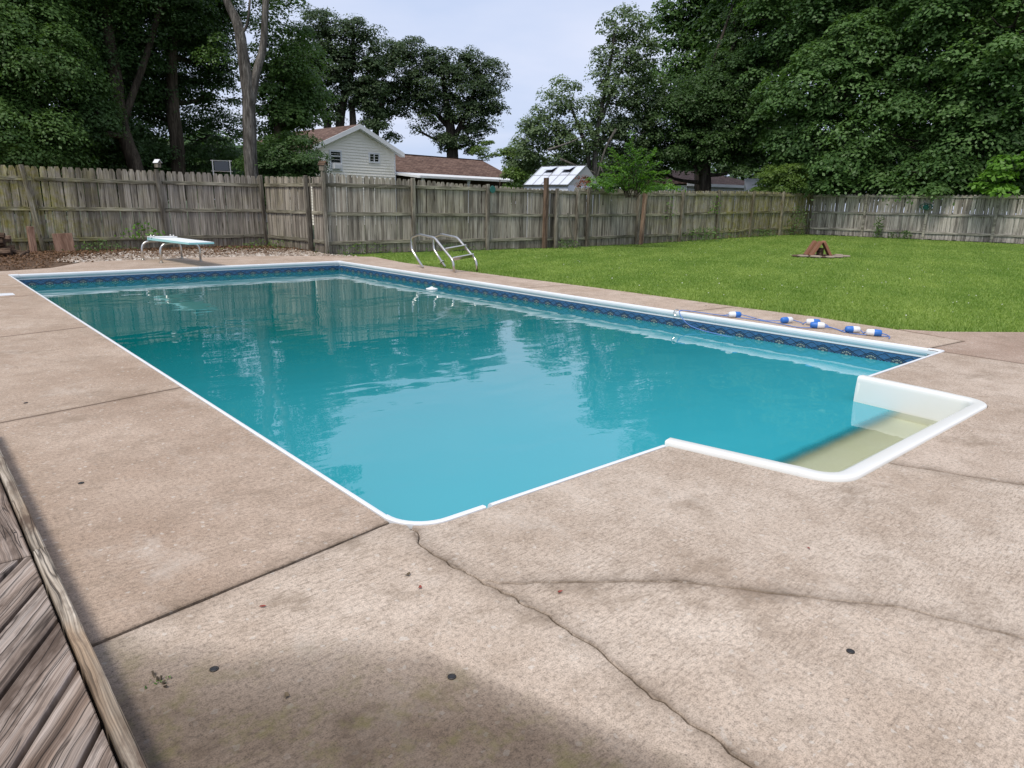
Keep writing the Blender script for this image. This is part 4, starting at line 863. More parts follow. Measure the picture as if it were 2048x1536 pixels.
def house():
    Lc = pt(632, 290, 40.0); Rc = pt(789, 303, 42.8); g = Vector((Rc.x - Lc.x, Rc.y - Lc.y, 0)); W = g.length; ang = math.atan2(g.y, g.x)
    t = tag(empty('house', (Lc.x, Lc.y, 0), ang), 'cream sided house with brown shingle roofs rising behind the fence', 'house')
    zt = 4.12; zp = 5.26; mid = W * .5
    lap_wall('gable_wall', 0, W, 0, 0, lambda x: zt + (zp - zt) * (1 - abs(x - mid) / mid), M['siding'], t)
    ls = lap_wall('side_wall', 0, 9, 0, 0, lambda x: zt, M['siding'], t); ls.rotation_euler = (0, 0, R(-90)); ls.location = (0, 9, 0)
    box('back_wall', 0.05, W - .05, 8.9, 9.0, 0, zt, M['siding'], t)
    box('core_wall', 0.03, W - .03, 0.03, 8.85, 0, zt - .05, M['siding'], t)
    sl = (zp - zt) / mid; ov = .42; zo = zt - sl * ov
    uvroof('roof', [(-ov, -.35, zo + .1), (mid, -.35, zp + .1), (mid, 9.3, zp + .1), (-ov, 9.3, zo + .1)], M['shingle'], t)
    uvroof('roof', [(W + ov, -.35, zo + .1), (mid, -.35, zp + .1), (mid, 9.3, zp + .1), (W + ov, 9.3, zo + .1)], M['shingle'], t)
    for s in (0, 1):
        xa, xb = ((-ov, mid) if s == 0 else (W + ov, mid)); V = []
        for x, z in ((xa, zo), (xb, zp)):
            V += [(x, -.40, z + .11), (x, -.40, z - .13), (x, -.352, z + .11), (x, -.352, z - .13)]
        mk('fascia', V, [(0, 1, 5, 4), (2, 6, 7, 3), (0, 4, 6, 2), (1, 3, 7, 5), (0, 2, 3, 1), (4, 5, 7, 6)], M['whitep'], t)
        V = [(xa, -.36, zo - .11), (xb, -.36, zp - .11), (xb, 0.02, zp - .11), (xa, 0.02, zo - .11)]; mk('soffit', V, [(0, 1, 2, 3)], M['whitep'], t)
    box('corner_trim', W - .05, W + .03, -.03, .05, 0, zt - .02, M['whitep'], t)
    def ux(u): # local x on the gable for an image column
        r = ray(u, 320); n = Vector((-math.sin(ang), math.cos(ang))); k = (Lc.x * n.x + Lc.y * n.y) / (r.x * n.x + r.y * n.y); P_ = Vector((r.x * k, r.y * k)) - Vector((Lc.x, Lc.y)); return P_.x * math.cos(ang) + P_.y * math.sin(ang), k
    def uz(u, v): x, k = ux(u); r = ray(u, v); return CAM_H + r.z * (ux(u)[1])
    wo = window(t, ux(661)[0], ux(680)[0], uz(670, 338), uz(670, 304), 0.0 - .02, 'h')
    xa = ux(661)[0]; z0 = uz(670, 338)
    v, f = join(box_geo(xa + .03, xa + .52, -.30, -.03, z0 + .01, z0 + .30, .01), *[box_geo(xa + .06, xa + .49, -.306, -.301, z0 + .05 + k * .04, z0 + .065 + k * .04) for k in range(5)])
    mk('air_conditioner', v, f, M['whitep'], wo)
    window(t, ux(739)[0], ux(756)[0], uz(747, 323), uz(747, 309), -.02, 'v')
    # low wing to the right with a hipped shingle roof
    WL = 10.9; y0, yr = 0.9, 4.2; ze, zr = 3.05, 4.33
    lap_wall('wing_wall', W + .05, W + WL, y0 + .5, 0, lambda x: ze - .05, m_plain('shaded_wing_wall', (0.10, 0.06, 0.045), 0.9), t)  # dark wall colour stands in for the shade under the patio roof
    uvroof('wing_roof', [(W + .04, y0, ze), (W + WL, y0, ze), (W + WL, yr, zr), (W + .04, yr, zr)], M['shingle'], t)
    uvroof('wing_roof', [(W + .04, 2 * yr - y0, ze), (W + WL, 2 * yr - y0, ze), (W + WL, yr, zr), (W + .04, yr, zr)], M['shingle'], t)
    mk('wing_gable', [(W + WL - .3, y0 + .5, 0), (W + WL - .3, 2 * yr - y0 - .5, 0), (W + WL - .3, 2 * yr - y0 - .5, ze + .1), (W + WL - .3, yr, zr - .1), (W + WL - .3, y0 + .5, ze + .1)], [(0, 1, 2, 3, 4)], M['siding'], t)
    box('ridge_cap', W + .05, W + WL, yr - .12, yr + .12, zr - .02, zr + .03, M['shingle'], t)
    v, f = tube_geo([(W + 4.6, 3.2, 3.5), (W + 4.6, 3.2, 3.95)], .06, 8); mk('vent_pipe', v, f, M['dark'], t)
    # white patio roof
    pz0, pz1 = 2.76, 3.04
    V = [(W + .1, -2.1, pz0), (W + 7.6, -2.1, pz0), (W + WL - .4, y0 + .05, pz1), (W + .1, y0 + .05, pz1)]
    V += [(x, y, z - .12) for x, y, z in V]
    mk('patio_roof', V, [(0, 1, 2, 3), (7, 6, 5, 4), (0, 4, 5, 1), (1, 5, 6, 2), (2, 6, 7, 3), (3, 7, 4, 0)], M['whitep'], t)
    v, f = box_geo(W + .1, W + 7.6, -2.2, -2.1, pz0 - .12, pz0 + .02, .01); mk('gutter', v, f, M['whitep'], t)
    for x in (W + .5, W + 4, W + 7.4): box('patio_post', x - .06, x + .06, -2.0, -1.88, 0, pz0 - .12, M['whitep'], t)
    v, f = tube_geo(bend_path([(W + 4, -2.1, pz0 - .1), (W + 3.9, -1.95, pz0 - .4), (W + 3.9, -1.9, 0.1)], .1), .05, 8); mk('downspout', v, f, M['whitep'], t)
house()
def greenhouse():
    a = pt(1048, 373, 26.6); b_ = pt(1136, 376, 25.4); g = Vector((b_.x - a.x, b_.y - a.y, 0)); W = g.length; ang = math.atan2(g.y, g.x)
    t = tag(empty('greenhouse', (a.x, a.y, 0), ang), 'small white greenhouse with two propped roof vents behind the fence', 'greenhouse')
    ze, zr, dp = 1.98, 2.68, 1.08
    box('frame_wall', 0, W, 0, 0.04, 0, ze, M['panel'], t); box('end_wall', W - .04, W, .04, 2 * dp, 0, ze, M['panel'], t); box('end_wall', 0, .04, .04, 2 * dp, 0, ze, M['panel'], t); box('frame_wall', .04, W - .04, 2 * dp - .04, 2 * dp, 0, ze, M['panel'], t)
    for x in (0.0, W - .03): mk('gable_panel', [(x, 0, ze), (x, 2 * dp, ze), (x, dp, zr), (x + .03, 0, ze), (x + .03, 2 * dp, ze), (x + .03, dp, zr)], [(0, 1, 2), (5, 4, 3), (0, 2, 5, 3), (1, 4, 5, 2), (0, 3, 4, 1)], m_plain('greenhouse_gable', (.42, .42, .40), .5), t)
    n = 5; sl = math.atan2(zr - ze, dp); Ls = math.hypot(dp, zr - ze)
    def on(x, s, h): return (x, s * math.cos(sl) - h * math.sin(sl), ze + s * math.sin(sl) + h * math.cos(sl))
    for k in range(n):
        x0, x1 = W * k / n + .015, W * (k + 1) / n - .015
        for s0, s1 in ((0, Ls * .5 - .01), (Ls * .5 + .01, Ls)):
            v, f = box_geo(x0, x1, s0, s1, 0, .012); mk('roof_panel', [on(*q) for q in v], f, M['panel'], t)
            mk('roof_panel', [(q[0], 2 * dp - q[1], q[2]) for q in [on(*q) for q in v]], f, M['panel'], t)
    for k in range(n + 1):
        x = W * k / n; v, f = box_geo(x - .014, x + .014, 0, Ls, 0, .03); mk('glazing_bar', [on(*q) for q in v], f, M['steel'], t)
    v, f = box_geo(0, W, Ls * .5 - .012, Ls * .5 + .012, .001, .026); mk('glazing_bar', [on(*q) for q in v], f, M['steel'], t)
    box('ridge', -.02, W + .02, dp - .03, dp + .03, zr, zr + .04, M['steel'], t); box('gutter', -.02, W + .02, -.05, 0, ze - .04, ze + .02, M['steel'], t)
    for k in (1, 3):
        x0, x1 = W * k / n + .02, W * (k + 1) / n - .02
        V = [on(x0, Ls * .66, .03), on(x1, Ls * .66, .03), on(x1, Ls * .9, .03), on(x0, Ls * .9, .03)]
        mk('vent_opening', V, [(0, 1, 2, 3)], M['dark'], t)
        V = [on(x0, Ls * .64, .13), on(x1, Ls * .64, .13), on(x1, Ls * .93, .035), on(x0, Ls * .93, .035)]; V += [(a_[0], a_[1], a_[2] + .015) for a_ in V]
        mk('vent_flap', V, [(3, 2, 1, 0), (4, 5, 6, 7), (0, 1, 5, 4), (1, 2, 6, 5), (2, 3, 7, 6), (3, 0, 4, 7)], M['panel'], t)
greenhouse()
def far_house():
    a = pt(1372, 400, 58); b_ = pt(1520, 400, 64); g = Vector((b_.x - a.x, b_.y - a.y, 0)); W = g.length; ang = math.atan2(g.y, g.x)
    t = tag(empty('house', (a.x, a.y, 0), ang), 'distant low white bungalow with brown hip roof seen under the trees', 'house')
    lap_wall('wall', 0, W, 0, 0, lambda x: 3.1, M['whitep'], t, lap=.2)
    box('core_wall', .03, W - .03, .03, 7, 0, 3.0, M['whitep'], t)
    e = .4; z0, z1 = 3.1, 4.25
    uvroof('roof', [(-e, -e, z0), (W + e, -e, z0), (W - 2.6, 3.5, z1), (.2, 3.5, z1)], M['shingle'], t)
    uvroof('roof', [(W + e, -e, z0), (W + e, 7.4, z0), (W - 2.6, 3.5, z1)], M['shingle'], t); uvroof('roof', [(-e, 7.4, z0), (-e, -e, z0), (.2, 3.5, z1)], M['shingle'], t); uvroof('roof', [(-e, 7.4, z0), (W + e, 7.4, z0), (W - 2.6, 3.5, z1), (.2, 3.5, z1)], M['shingle'], t)
    box('fascia', -e, W + e, -e - .06, -e - .005, z0 - .2, z0 + .02, M['whitep'], t)
    v, f = box_geo(W * .36, W * .36 + .75, -.06, -.03, 0.2, 2.6); mk('door', v, f, M['glass'], t); window(t, W * .48, W * .48 + .7, 1.3, 2.5, -.03, 'v'); window(t, W * .78, W * .78 + .9, 1.6, 2.5, -.03, 'v')
far_house()
def carport():
    a = pt(1492, 400, 48); t = tag(empty('carport', (a.x, a.y, 0), math.atan2(a.y, a.x) - 1.45), 'small white shed roof beside the distant bungalow', 'shed')
    uvroof('roof', [(0, 0, 2.35), (1.6, 0, 2.35), (1.6, 2, 3.2), (0, 2, 3.2)], M['whitep'], t); box('wall', .05, 1.55, .3, .4, 0, 2.3, M['whitep'], t); box('wall', .05, 1.55, 1.9, 1.98, 0, 2.9, M['whitep'], t)
carport()
# dark panel in a metal frame standing behind the left fence
def frame_panel():
    c = pt(443, 331, 23.5); t = tag(empty('framed_panel', (c.x, c.y, 0), math.atan2(c.y, c.x) - R(90)), 'dark panel in a thin metal frame poking above the left fence', 'panel')
    z0, z1 = 2.12, 2.38; box('panel', -.2, .2, -.01, .01, z0, z1, M['glass'], t)
    for x in (-.24, .24): v, f = tube_geo([(x, 0, -.02), (x, 0, z1 + .04)], .02, 6); mk('upright', v, f, M['steel'], t)
    for z in (z0 - .02, z1 + .02): v, f = tube_geo([(-.3, 0, z), (.3, 0, z)], .016, 6); mk('crossbar', v, f, M['steel'], t)
frame_panel()

# ------------------------------------------------------------------ vegetation
def leaf_mesh(name, C_, N_, size, mat, parent, aspect=0.62, kind=None, tint=None):
    n = len(C_); N_ = N_ / (np.linalg.norm(N_, axis=1, keepdims=True) + 1e-9)
    r = RNG.normal(size=(n, 3)); T = np.cross(N_, r); T /= (np.linalg.norm(T, axis=1, keepdims=True) + 1e-9); B_ = np.cross(N_, T)
    s = (size * RNG.uniform(.65, 1.3, n))[:, None]
    bend = N_ * s * 0.18
    P = np.stack([C_ - T * s * .5, C_ + B_ * s * .5 * aspect - bend * .5, C_ + T * s * .5 , C_ - B_ * s * .5 * aspect - bend * .5], 1).reshape(-1, 3)
    me = bpy.data.meshes.new(name); me.vertices.add(4 * n); me.vertices.foreach_set('co', P.astype(np.float32).ravel())
    me.loops.add(4 * n); me.loops.foreach_set('vertex_index', np.arange(4 * n, dtype=np.int32))
    me.polygons.add(n); me.polygons.foreach_set('loop_start', np.arange(0, 4 * n, 4, dtype=np.int32)); me.polygons.foreach_set('loop_total', np.full(n, 4, dtype=np.int32))
    me.update(calc_edges=True); at = me.attributes.new('tint', 'FLOAT', 'POINT')
    tv = RNG.uniform(0, 1, n) if tint is None else tint
    at.data.foreach_set('value', np.repeat(tv, 4).astype(np.float32)); me.materials.append(mat)
    return link(name, me, parent)
def clump_points(blobs, rc, per, cover, leafpx_area, flat=0.55, droop=0.0):
    Cs, Ns, Ts = [], [], []
    rc = rc * 1.25; per = int(per * 3.2)
    for (c, rad, px_area, dens) in blobs:
        n = int(2.1 * cover * dens * px_area / leafpx_area); nc = max(3, n // per)
        d = RNG.normal(size=(nc, 3)); d /= np.linalg.norm(d, axis=1, keepdims=True)
        rr = RNG.uniform(0.25, 1.0, nc)[:, None] ** 0.45
        cc = np.array(c) + d * rr * np.array(rad)
        crad = rc * RNG.uniform(.55, 1.3, nc)
        ctint = RNG.uniform(0, 1, nc)
        for k in range(nc):
            m_ = per; e = RNG.normal(size=(m_, 3)); e /= np.linalg.norm(e, axis=1, keepdims=True)
            e[:, 2] = np.where(e[:, 2] < -.25, -e[:, 2], e[:, 2])
            r_ = RNG.uniform(.45, 1.0, m_)[:, None] ** .6
            P = cc[k] + e * r_ * crad[k] * np.array([1, 1, flat]); 
            if droop: P[:, 2] -= droop * crad[k] * (np.hypot(e[:, 0], e[:, 1]) * r_[:, 0]) ** 2
            Nn = e * .9 + np.array([0, 0, .75]) + RNG.normal(size=(m_, 3)) * .45 + d[k] * .3
            Cs.append(P); Ns.append(Nn); Ts.append(np.clip(ctint[k] * .6 + RNG.uniform(0, .4, m_), 0, 1))
    return np.concatenate(Cs), np.concatenate(Ns), np.concatenate(Ts)
def tree(name, label, cat, mat, bark, base, trunk, blobs, leaf=0.14, rc=0.7, per=70, cover=4.0, flat=0.55, droop=0.0, limbs=True, group=None, rmax=.12, aspect=.62):
    """trunk: list of stems, each a list of (u, v, D, radius); blobs: (u, v, D, half width px, half height px, density)"""
    b0 = pt(base[0], 390, base[1]); t = tag(empty(name, (b0.x, b0.y, gz(b0.x, b0.y) if b0.x < 40 else 0.18)), label, cat, group); O = Vector(t.location)
    B_ = []
    for (u, v, D, ru, rv, dn) in blobs:
        c = pt(u, v, D); k = D / 1394 * 1.02; B_.append((np.array(c - O), (ru * k, ru * k, rv * k), math.pi * ru * rv, dn))
    area = (leaf * 1394 / (sum(q[2] for q in blobs) / len(blobs))) ** 2 * aspect * .55
    P, Nn, Tt = clump_points(B_, rc, per, cover, area, flat, droop)
    o = leaf_mesh('crown', P, Nn, leaf, mat, t, aspect, tint=Tt)
    stems = []
    for s in trunk:
        pts = [pt(u, v, D) - O for u, v, D, r_ in s]; rad = [q[3] for q in s]
        sp = smooth_path(pts, 4); rr = [np.interp(i / (len(sp) - 1) * (len(rad) - 1), range(len(rad)), rad) for i in range(len(sp))]
        stems.append((sp, rr))
    g = [tube_geo(sp, rr, 9, jit=.07) for sp, rr in stems]
    if g:
        tr_ = mk('trunk', *g[0], bark, t, smooth=True)
        for gg in g[1:]: mk('limb', *gg, bark, t, smooth=True)
    if limbs and stems:
        for i, (c, rad, a_, dn) in enumerate(B_):
            c = Vector(c); sp, rr = min(stems, key=lambda s_: min((q_ - c).length + max(0, q_.z - c.z + .25 * (q_ - c).length) * 2 for q_ in s_[0]))
            cand = [q for q in range(len(sp)) if sp[q].z < c.z - .3 * (c - sp[q]).length * .6] or [0]; q = min(cand, key=lambda q_: (sp[q_] - c).length)
            s0 = sp[q]; mid = s0.lerp(c, .5) + Vector((random.uniform(-.3, .3), random.uniform(-.3, .3), -.08 * (c - s0).length)); r0 = min(rr[q] * .6, rmax)
            gs = [tube_geo(smooth_path([s0, mid, c], 4), [r0 * (1 - .085 * k) for k in range(9)], 6)]
            for k in range(4):
                e = Vector((random.uniform(-1, 1), random.uniform(-1, 1), random.uniform(-.3, 1))).normalized(); tip = c + Vector((e.x * rad[0], e.y * rad[1], e.z * rad[2])) * .85
                st_ = mid.lerp(c, random.uniform(.2, 1)); gs.append(tube_geo(smooth_path([st_, st_.lerp(tip, .5) + Vector((0, 0, -.1)), tip], 3), [r0 * .4 * (1 - .12 * q_) for q_ in range(7)], 5))
            mk('limb', *join(*gs), bark, t, smooth=True)
    return t

# --- left: dense trees behind the left fence
tree('broadleaf_tree', 'big dark leafy tree filling the far left above the fence', 'tree', L['mid'], M['bark_brown'], (40, 27),
     [[(60, 395, 27, .3), (70, 200, 27, .26), (40, -20, 27, .2), (30, -250, 27, .1)]],
     [(20, 130, 25, 110, 75, 1), (-60, 20, 26, 130, 110, .9), (60, -70, 27, 150, 90, 1), (100, 30, 27, 100, 80, 1), (-80, -200, 27, 150, 110, .6), (60, -230, 27, 130, 90, .6), (10, 270, 24.5, 110, 60, 1.1), (110, 190, 26, 80, 70, 1), (-120, 200, 25, 110, 110, .6), (30, 330, 26, 110, 45, 1)],
     leaf=.095, rc=.62, per=75, cover=4.2, droop=.25)
tree('broadleaf_tree', 'tall leafy tree with a leaning brown trunk behind the left fence', 'tree', L['dark'], M['bark_brown'], (285, 26),
     [[(288, 400, 26, .24), (270, 330, 26, .23), (243, 250, 26.2, .22), (228, 140, 26.4, .2), (212, 40, 26.6, .17), (205, -90, 27, .12), (215, -230, 27, .06)], [(243, 250, 26.2, .12), (290, 120, 26.6, .1), (330, -20, 27, .07)]],
     [(190, 120, 27.5, 80, 70, .9), (210, 0, 28, 110, 80, 1), (300, 40, 28, 90, 80, 1), (180, -110, 27, 130, 80, .7), (310, -100, 28, 110, 80, .7), (230, -220, 27, 120, 80, .6), (240, 210, 28.5, 70, 60, .9), (290, 150, 28.5, 70, 60, 1), (180, 270, 28, 80, 60, 1), (260, 320, 28.5, 90, 45, 1), (170, 240, 25, 45, 35, .7), (390, 20, 29, 55, 60, .9)],
     leaf=.095, rc=.6, per=75, cover=4.0, droop=.2)
tree('broadleaf_tree', 'leafy tree with a straight dark trunk left of the bare grey trunk', 'tree', L['dark'], M['bark_brown'], (355, 28),
     [[(357, 400, 28, .26), (355, 300, 28, .24), (345, 200, 28, .2), (345, 80, 28, .15), (350, -60, 28, .08)]],
     [(360, 110, 29.5, 70, 60, .9), (400, 60, 29.5, 60, 60, .75), (350, 220, 30, 60, 50, .9), (430, 190, 30, 45, 60, .45), (420, 270, 31, 60, 45, .6), (390, 330, 30, 80, 35, 1), (370, -70, 29, 90, 70, .6), (440, 110, 30, 40, 50, .5), (330, -170, 29, 100, 70, .5), (445, 20, 30, 40, 45, .6)],
     leaf=.10, rc=.5, per=55, cover=3.8)
tree('tall_tree', 'tall grey forked trunk standing above the fence left of the house', 'tree', L['mid'], M['bark'], (505, 24),
     [[(508, 405, 24, .21), (503, 340, 24, .20), (499, 260, 24, .20), (497, 190, 24, .19), (486, 110, 24, .165), (476, 50, 24.1, .15), (455, 5, 24.2, .11), (430, -60, 24.4, .08), (420, -170, 24.4, .05)],
      [(499, 215, 24, .16), (512, 150, 24, .125), (527, 90, 24, .105), (531, 10, 24, .10), (540, -80, 24, .08), (575, -190, 24, .05)], [(480, 70, 24, .05), (494, 50, 24, .04), (500, 0, 24, .03)]],
     [(560, 20, 25, 40, 40, .45), (570, 80, 26, 45, 40, .6), (590, 120, 26, 40, 40, .7), (470, -130, 25, 70, 45, .6), (560, -140, 25, 70, 50, .6), (640, -90, 25, 45, 35, .5), (420, -60, 25, 50, 40, .6), (510, -200, 25, 70, 40, .5), (430, 90, 25.5, 28, 30, .25)],
     leaf=.09, rc=.5, per=60, cover=3.4, droop=.2, limbs=False)
tree('maple_tree', 'leafy young tree hanging over the left end of the house', 'tree', L['mid'], M['bark_brown'], (548, 27),
     [[(550, 400, 27, .15), (552, 300, 27, .13), (560, 200, 27, .10), (575, 110, 27, .05)]],
     [(560, 180, 27, 55, 50, 1), (600, 190, 27.5, 45, 45, 1), (540, 250, 28, 40, 35, .9), (585, 235, 27, 50, 28, 1.1), (545, 130, 27.5, 40, 40, .7)],
     leaf=.11, rc=.45, per=55, cover=4.4, droop=.2)
tree('round_bush', 'dark rounded bush in front of the left end of the house', 'bush', L['dark'], M['bark_brown'], (585, 25),
     [[(585, 400, 25, .08), (585, 330, 25, .05)]], [(585, 315, 25, 60, 38, 1.2), (560, 345, 25, 60, 35, 1.1), (615, 345, 25, 26, 24, 1.1), (540, 300, 26, 30, 25, .8)], leaf=.085, rc=.35, per=50, cover=4.5, limbs=False)
# --- middle: oaks behind the house
tree('oak_tree', 'tall open oak standing behind the brown roof ridge', 'tree', L['oak'], M['bark_dark'], (680, 62),
     [[(682, 395, 62, .42), (680, 250, 62, .38), (690, 190, 62, .3), (705, 130, 62, .22), (705, 60, 62, .12)], [(658, 395, 62, .35), (655, 250, 62, .3), (640, 180, 62, .22), (640, 90, 62, .1)], [(708, 395, 62, .35), (706, 240, 62, .28), (700, 200, 62, .2)]],
     [(700, 55, 62, 22, 20, .9), (735, 75, 62, 26, 18, .8), (640, 55, 62, 34, 26, .9), (680, 95, 62, 42, 30, .8), (730, 115, 62, 26, 22, .6), (625, 110, 62, 38, 34, .9), (650, 165, 62, 40, 32, .8), (700, 155, 62, 36, 28, .75), (640, 215, 62, 36, 24, .8), (700, 205, 62, 30, 22, .6), (735, 200, 62, 28, 28, .8), (600, 150, 62, 30, 60, .8), (745, 160, 62, 26, 34, .8), (670, 130, 62, 40, 30, .8), (745, 245, 62, 24, 22, .9), (665, 235, 62, 26, 12, .5)],
     leaf=.20, rc=.75, per=45, cover=4.2, flat=.7, rmax=.2)
tree('oak_tree', 'broad dark oak in the middle of the skyline behind the house', 'tree', L['oak'], M['bark_dark'], (905, 66),
     [[(908, 395, 66, .6), (905, 310, 66, .55), (900, 250, 66, .42), (890, 190, 66, .25), (885, 140, 66, .12)], [(905, 285, 66, .3), (935, 220, 66, .22), (955, 160, 66, .1)], [(750, 395, 66, .35), (752, 260, 66, .3), (770, 190, 66, .2)], [(902, 260, 66, .25), (860, 215, 66, .18), (810, 170, 66, .1)]],
     [(775, 110, 66, 32, 24, .9), (820, 105, 66, 30, 22, .9), (870, 125, 66, 30, 24, .9), (945, 128, 66, 22, 20, .9), (905, 140, 66, 34, 26, .9), (975, 160, 66, 30, 34, .9), (790, 160, 66, 46, 34, 1), (850, 175, 66, 46, 34, 1), (925, 190, 66, 46, 34, 1), (990, 205, 66, 24, 28, .8), (760, 205, 66, 36, 34, 1), (770, 245, 66, 26, 20, .8), (825, 215, 66, 34, 20, .7), (880, 235, 66, 36, 24, .9), (940, 240, 66, 36, 26, 1), (975, 245, 66, 14, 20, .7), (905, 280, 66, 28, 24, 1.1), (945, 285, 66, 20, 22, .9), (836, 262, 66, 9, 12, .5), (782, 270, 66, 8, 12, .5)],
     leaf=.20, rc=.75, per=45, cover=4.4, flat=.75, rmax=.2)
# --- right of the gap
tree('slender_tree', 'loose grey-green tree with slim leaning stems behind the greenhouse', 'tree', L['grey'], M['bark'], (1195, 38),
     [[(1192, 400, 38, .16), (1190, 330, 38, .15), (1196, 260, 38, .13), (1212, 170, 38, .1), (1225, 100, 38, .06), (1232, 40, 38, .03)], [(1180, 400, 38, .14), (1176, 310, 38, .12), (1160, 260, 38, .1), (1140, 210, 38, .05)], [(1197, 250, 38, .08), (1222, 190, 38, .07), (1255, 110, 38, .04)], [(1185, 345, 38, .08), (1150, 330, 38, .07), (1120, 315, 38, .05)]],
     [(1240, 45, 38, 34, 20, .6), (1270, 60, 38, 30, 26, .6), (1225, 90, 38, 32, 28, .55), (1280, 110, 38, 34, 34, .8), (1250, 140, 38, 38, 30, .7), (1205, 150, 38, 24, 30, .6), (1240, 190, 38, 42, 30, .8), (1290, 190, 39, 36, 40, 1), (1185, 215, 38, 22, 30, .7), (1133, 175, 38, 26, 18, .55), (1120, 210, 38, 34, 28, .8), (1070, 240, 38, 26, 22, .6), (1090, 265, 38, 44, 32, 1), (1150, 280, 38, 42, 34, 1), (1060, 290, 38, 34, 28, .8), (1215, 270, 39, 46, 40, 1), (1270, 260, 39, 46, 44, 1), (1100, 320, 39, 60, 24, 1), (1200, 330, 40, 70, 30, 1.1), (1270, 320, 40, 50, 40, 1.1), (1040, 330, 40, 36, 24, .9)],
     leaf=.14, rc=.40, per=20, cover=3.2, droop=.2, flat=.75, rmax=.05)
tree('maple_tree', 'tall maple rising out of the frame between the grey-green tree and the dense grove', 'tree', L['maple'], M['bark_dark'], (1400, 56),
     [[(1402, 400, 56, .45), (1400, 200, 56, .4), (1405, 80, 56, .3), (1420, -60, 56, .15)]],
     [(1350, 30, 56, 34, 30, .9), (1390, 10, 56, 40, 40, 1), (1440, 30, 56, 44, 44, .9), (1410, 75, 56, 46, 30, .9), (1350, 70, 56, 36, 30, .9), (1450, 110, 56, 40, 34, .6), (1380, 120, 56, 44, 28, .9), (1400, -60, 56, 80, 50, .7), (1470, -60, 56, 70, 60, .7), (1340, 170, 56, 50, 50, 1), (1420, 170, 56, 50, 40, .8), (1440, -140, 56, 80, 50, .5)],
     leaf=.25, rc=.9, per=45, cover=3.6, flat=.5, droop=.3, rmax=.2)
tree('shade_tree', 'dense dark tree with a black trunk in front of the distant bungalow', 'tree', L['dark'], M['bark_dark'], (1410, 40),
     [[(1412, 405, 40, .33), (1410, 350, 40, .31), (1408, 280, 40, .3), (1410, 180, 40, .2)]],
     [(1340, 240, 40, 60, 50, 1), (1400, 210, 40, 70, 50, 1), (1345, 300, 40, 60, 34, 1), (1420, 292, 40, 70, 34, 1.1), (1470, 240, 40, 60, 60, 1.1), (1470, 160, 40, 50, 60, 1), (1500, 90, 41, 44, 70, 1.1), (1510, 0, 41, 50, 60, 1), (1500, 296, 41, 60, 36, 1.1), (1300, 330, 41, 46, 40, 1), (1385, 328, 39.5, 44, 12, .7), (1465, 338, 39.5, 26, 8, .5), (1510, -110, 41, 80, 80, .7)],
     leaf=.13, rc=.6, per=55, cover=4.0, droop=.2, rmax=.12)
tree('maple_tree', 'huge maple with layered branches spreading over the silver fence', 'tree', L['maple'], M['bark_dark'], (1700, 41),
     [[(1702, 400, 41, .4), (1700, 250, 41, .36), (1695, 100, 41, .28), (1700, -80, 41, .16)]],
     [(1560, 30, 39, 60, 60, 1), (1540, 140, 39, 44, 60, 1), (1560, 240, 38, 46, 50, 1), (1640, 60, 38, 70, 60, 1), (1640, 170, 36.5, 80, 60, 1.1), (1720, 20, 38, 70, 60, 1), (1720, 110, 36.5, 70, 60, 1.1), (1750, 200, 36, 80, 50, 1.1), (1620, 270, 37, 70, 50, 1.1), (1710, 290, 36, 80, 44, 1), (1620, 330, 37, 52, 40, 1), (1700, 355, 36.5, 80, 30, 1), (1790, 345, 36, 60, 34, 1), (1640, -80, 38, 120, 80, .7), (1740, -90, 38, 110, 80, .7), (1680, -200, 39, 130, 70, .5), (1590, 335, 40, 44, 36, 1)],
     leaf=.17, rc=.95, per=85, cover=2.9, flat=.36, droop=.45, rmax=.16)
tree('maple_tree', 'large maple at the right edge with pale drooping sprays', 'tree', L['maple'], M['bark_dark'], (1950, 39),
     [[(1952, 400, 39, .4), (1950, 250, 39, .36), (1940, 100, 39, .28), (1960, -80, 39, .16)]],
     [(1840, 40, 36.5, 70, 60, 1), (1850, 150, 36, 70, 50, 1), (1930, 20, 35, 70, 50, 1), (1960, 100, 34.5, 70, 40, 1.1), (2030, 50, 34, 70, 50, 1.1), (1900, 210, 35.5, 80, 44, 1), (2000, 180, 35, 80, 50, 1), (1850, 280, 36, 70, 46, 1), (1940, 290, 35.5, 70, 40, 1), (2030, 280, 35.5, 60, 50, 1), (1880, 340, 34.5, 60, 34, 1.1), (1960, 350, 36, 70, 34, 1), (2100, 160, 35, 80, 120, .7), (1850, -80, 37, 110, 70, .7), (1980, -90, 36, 120, 80, .7), (1920, -190, 37, 130, 60, .5), (2120, -40, 36, 90, 90, .6), (2090, 320, 36, 60, 60, .7)],
     leaf=.17, rc=.95, per=85, cover=2.9, flat=.34, droop=.6, rmax=.16)
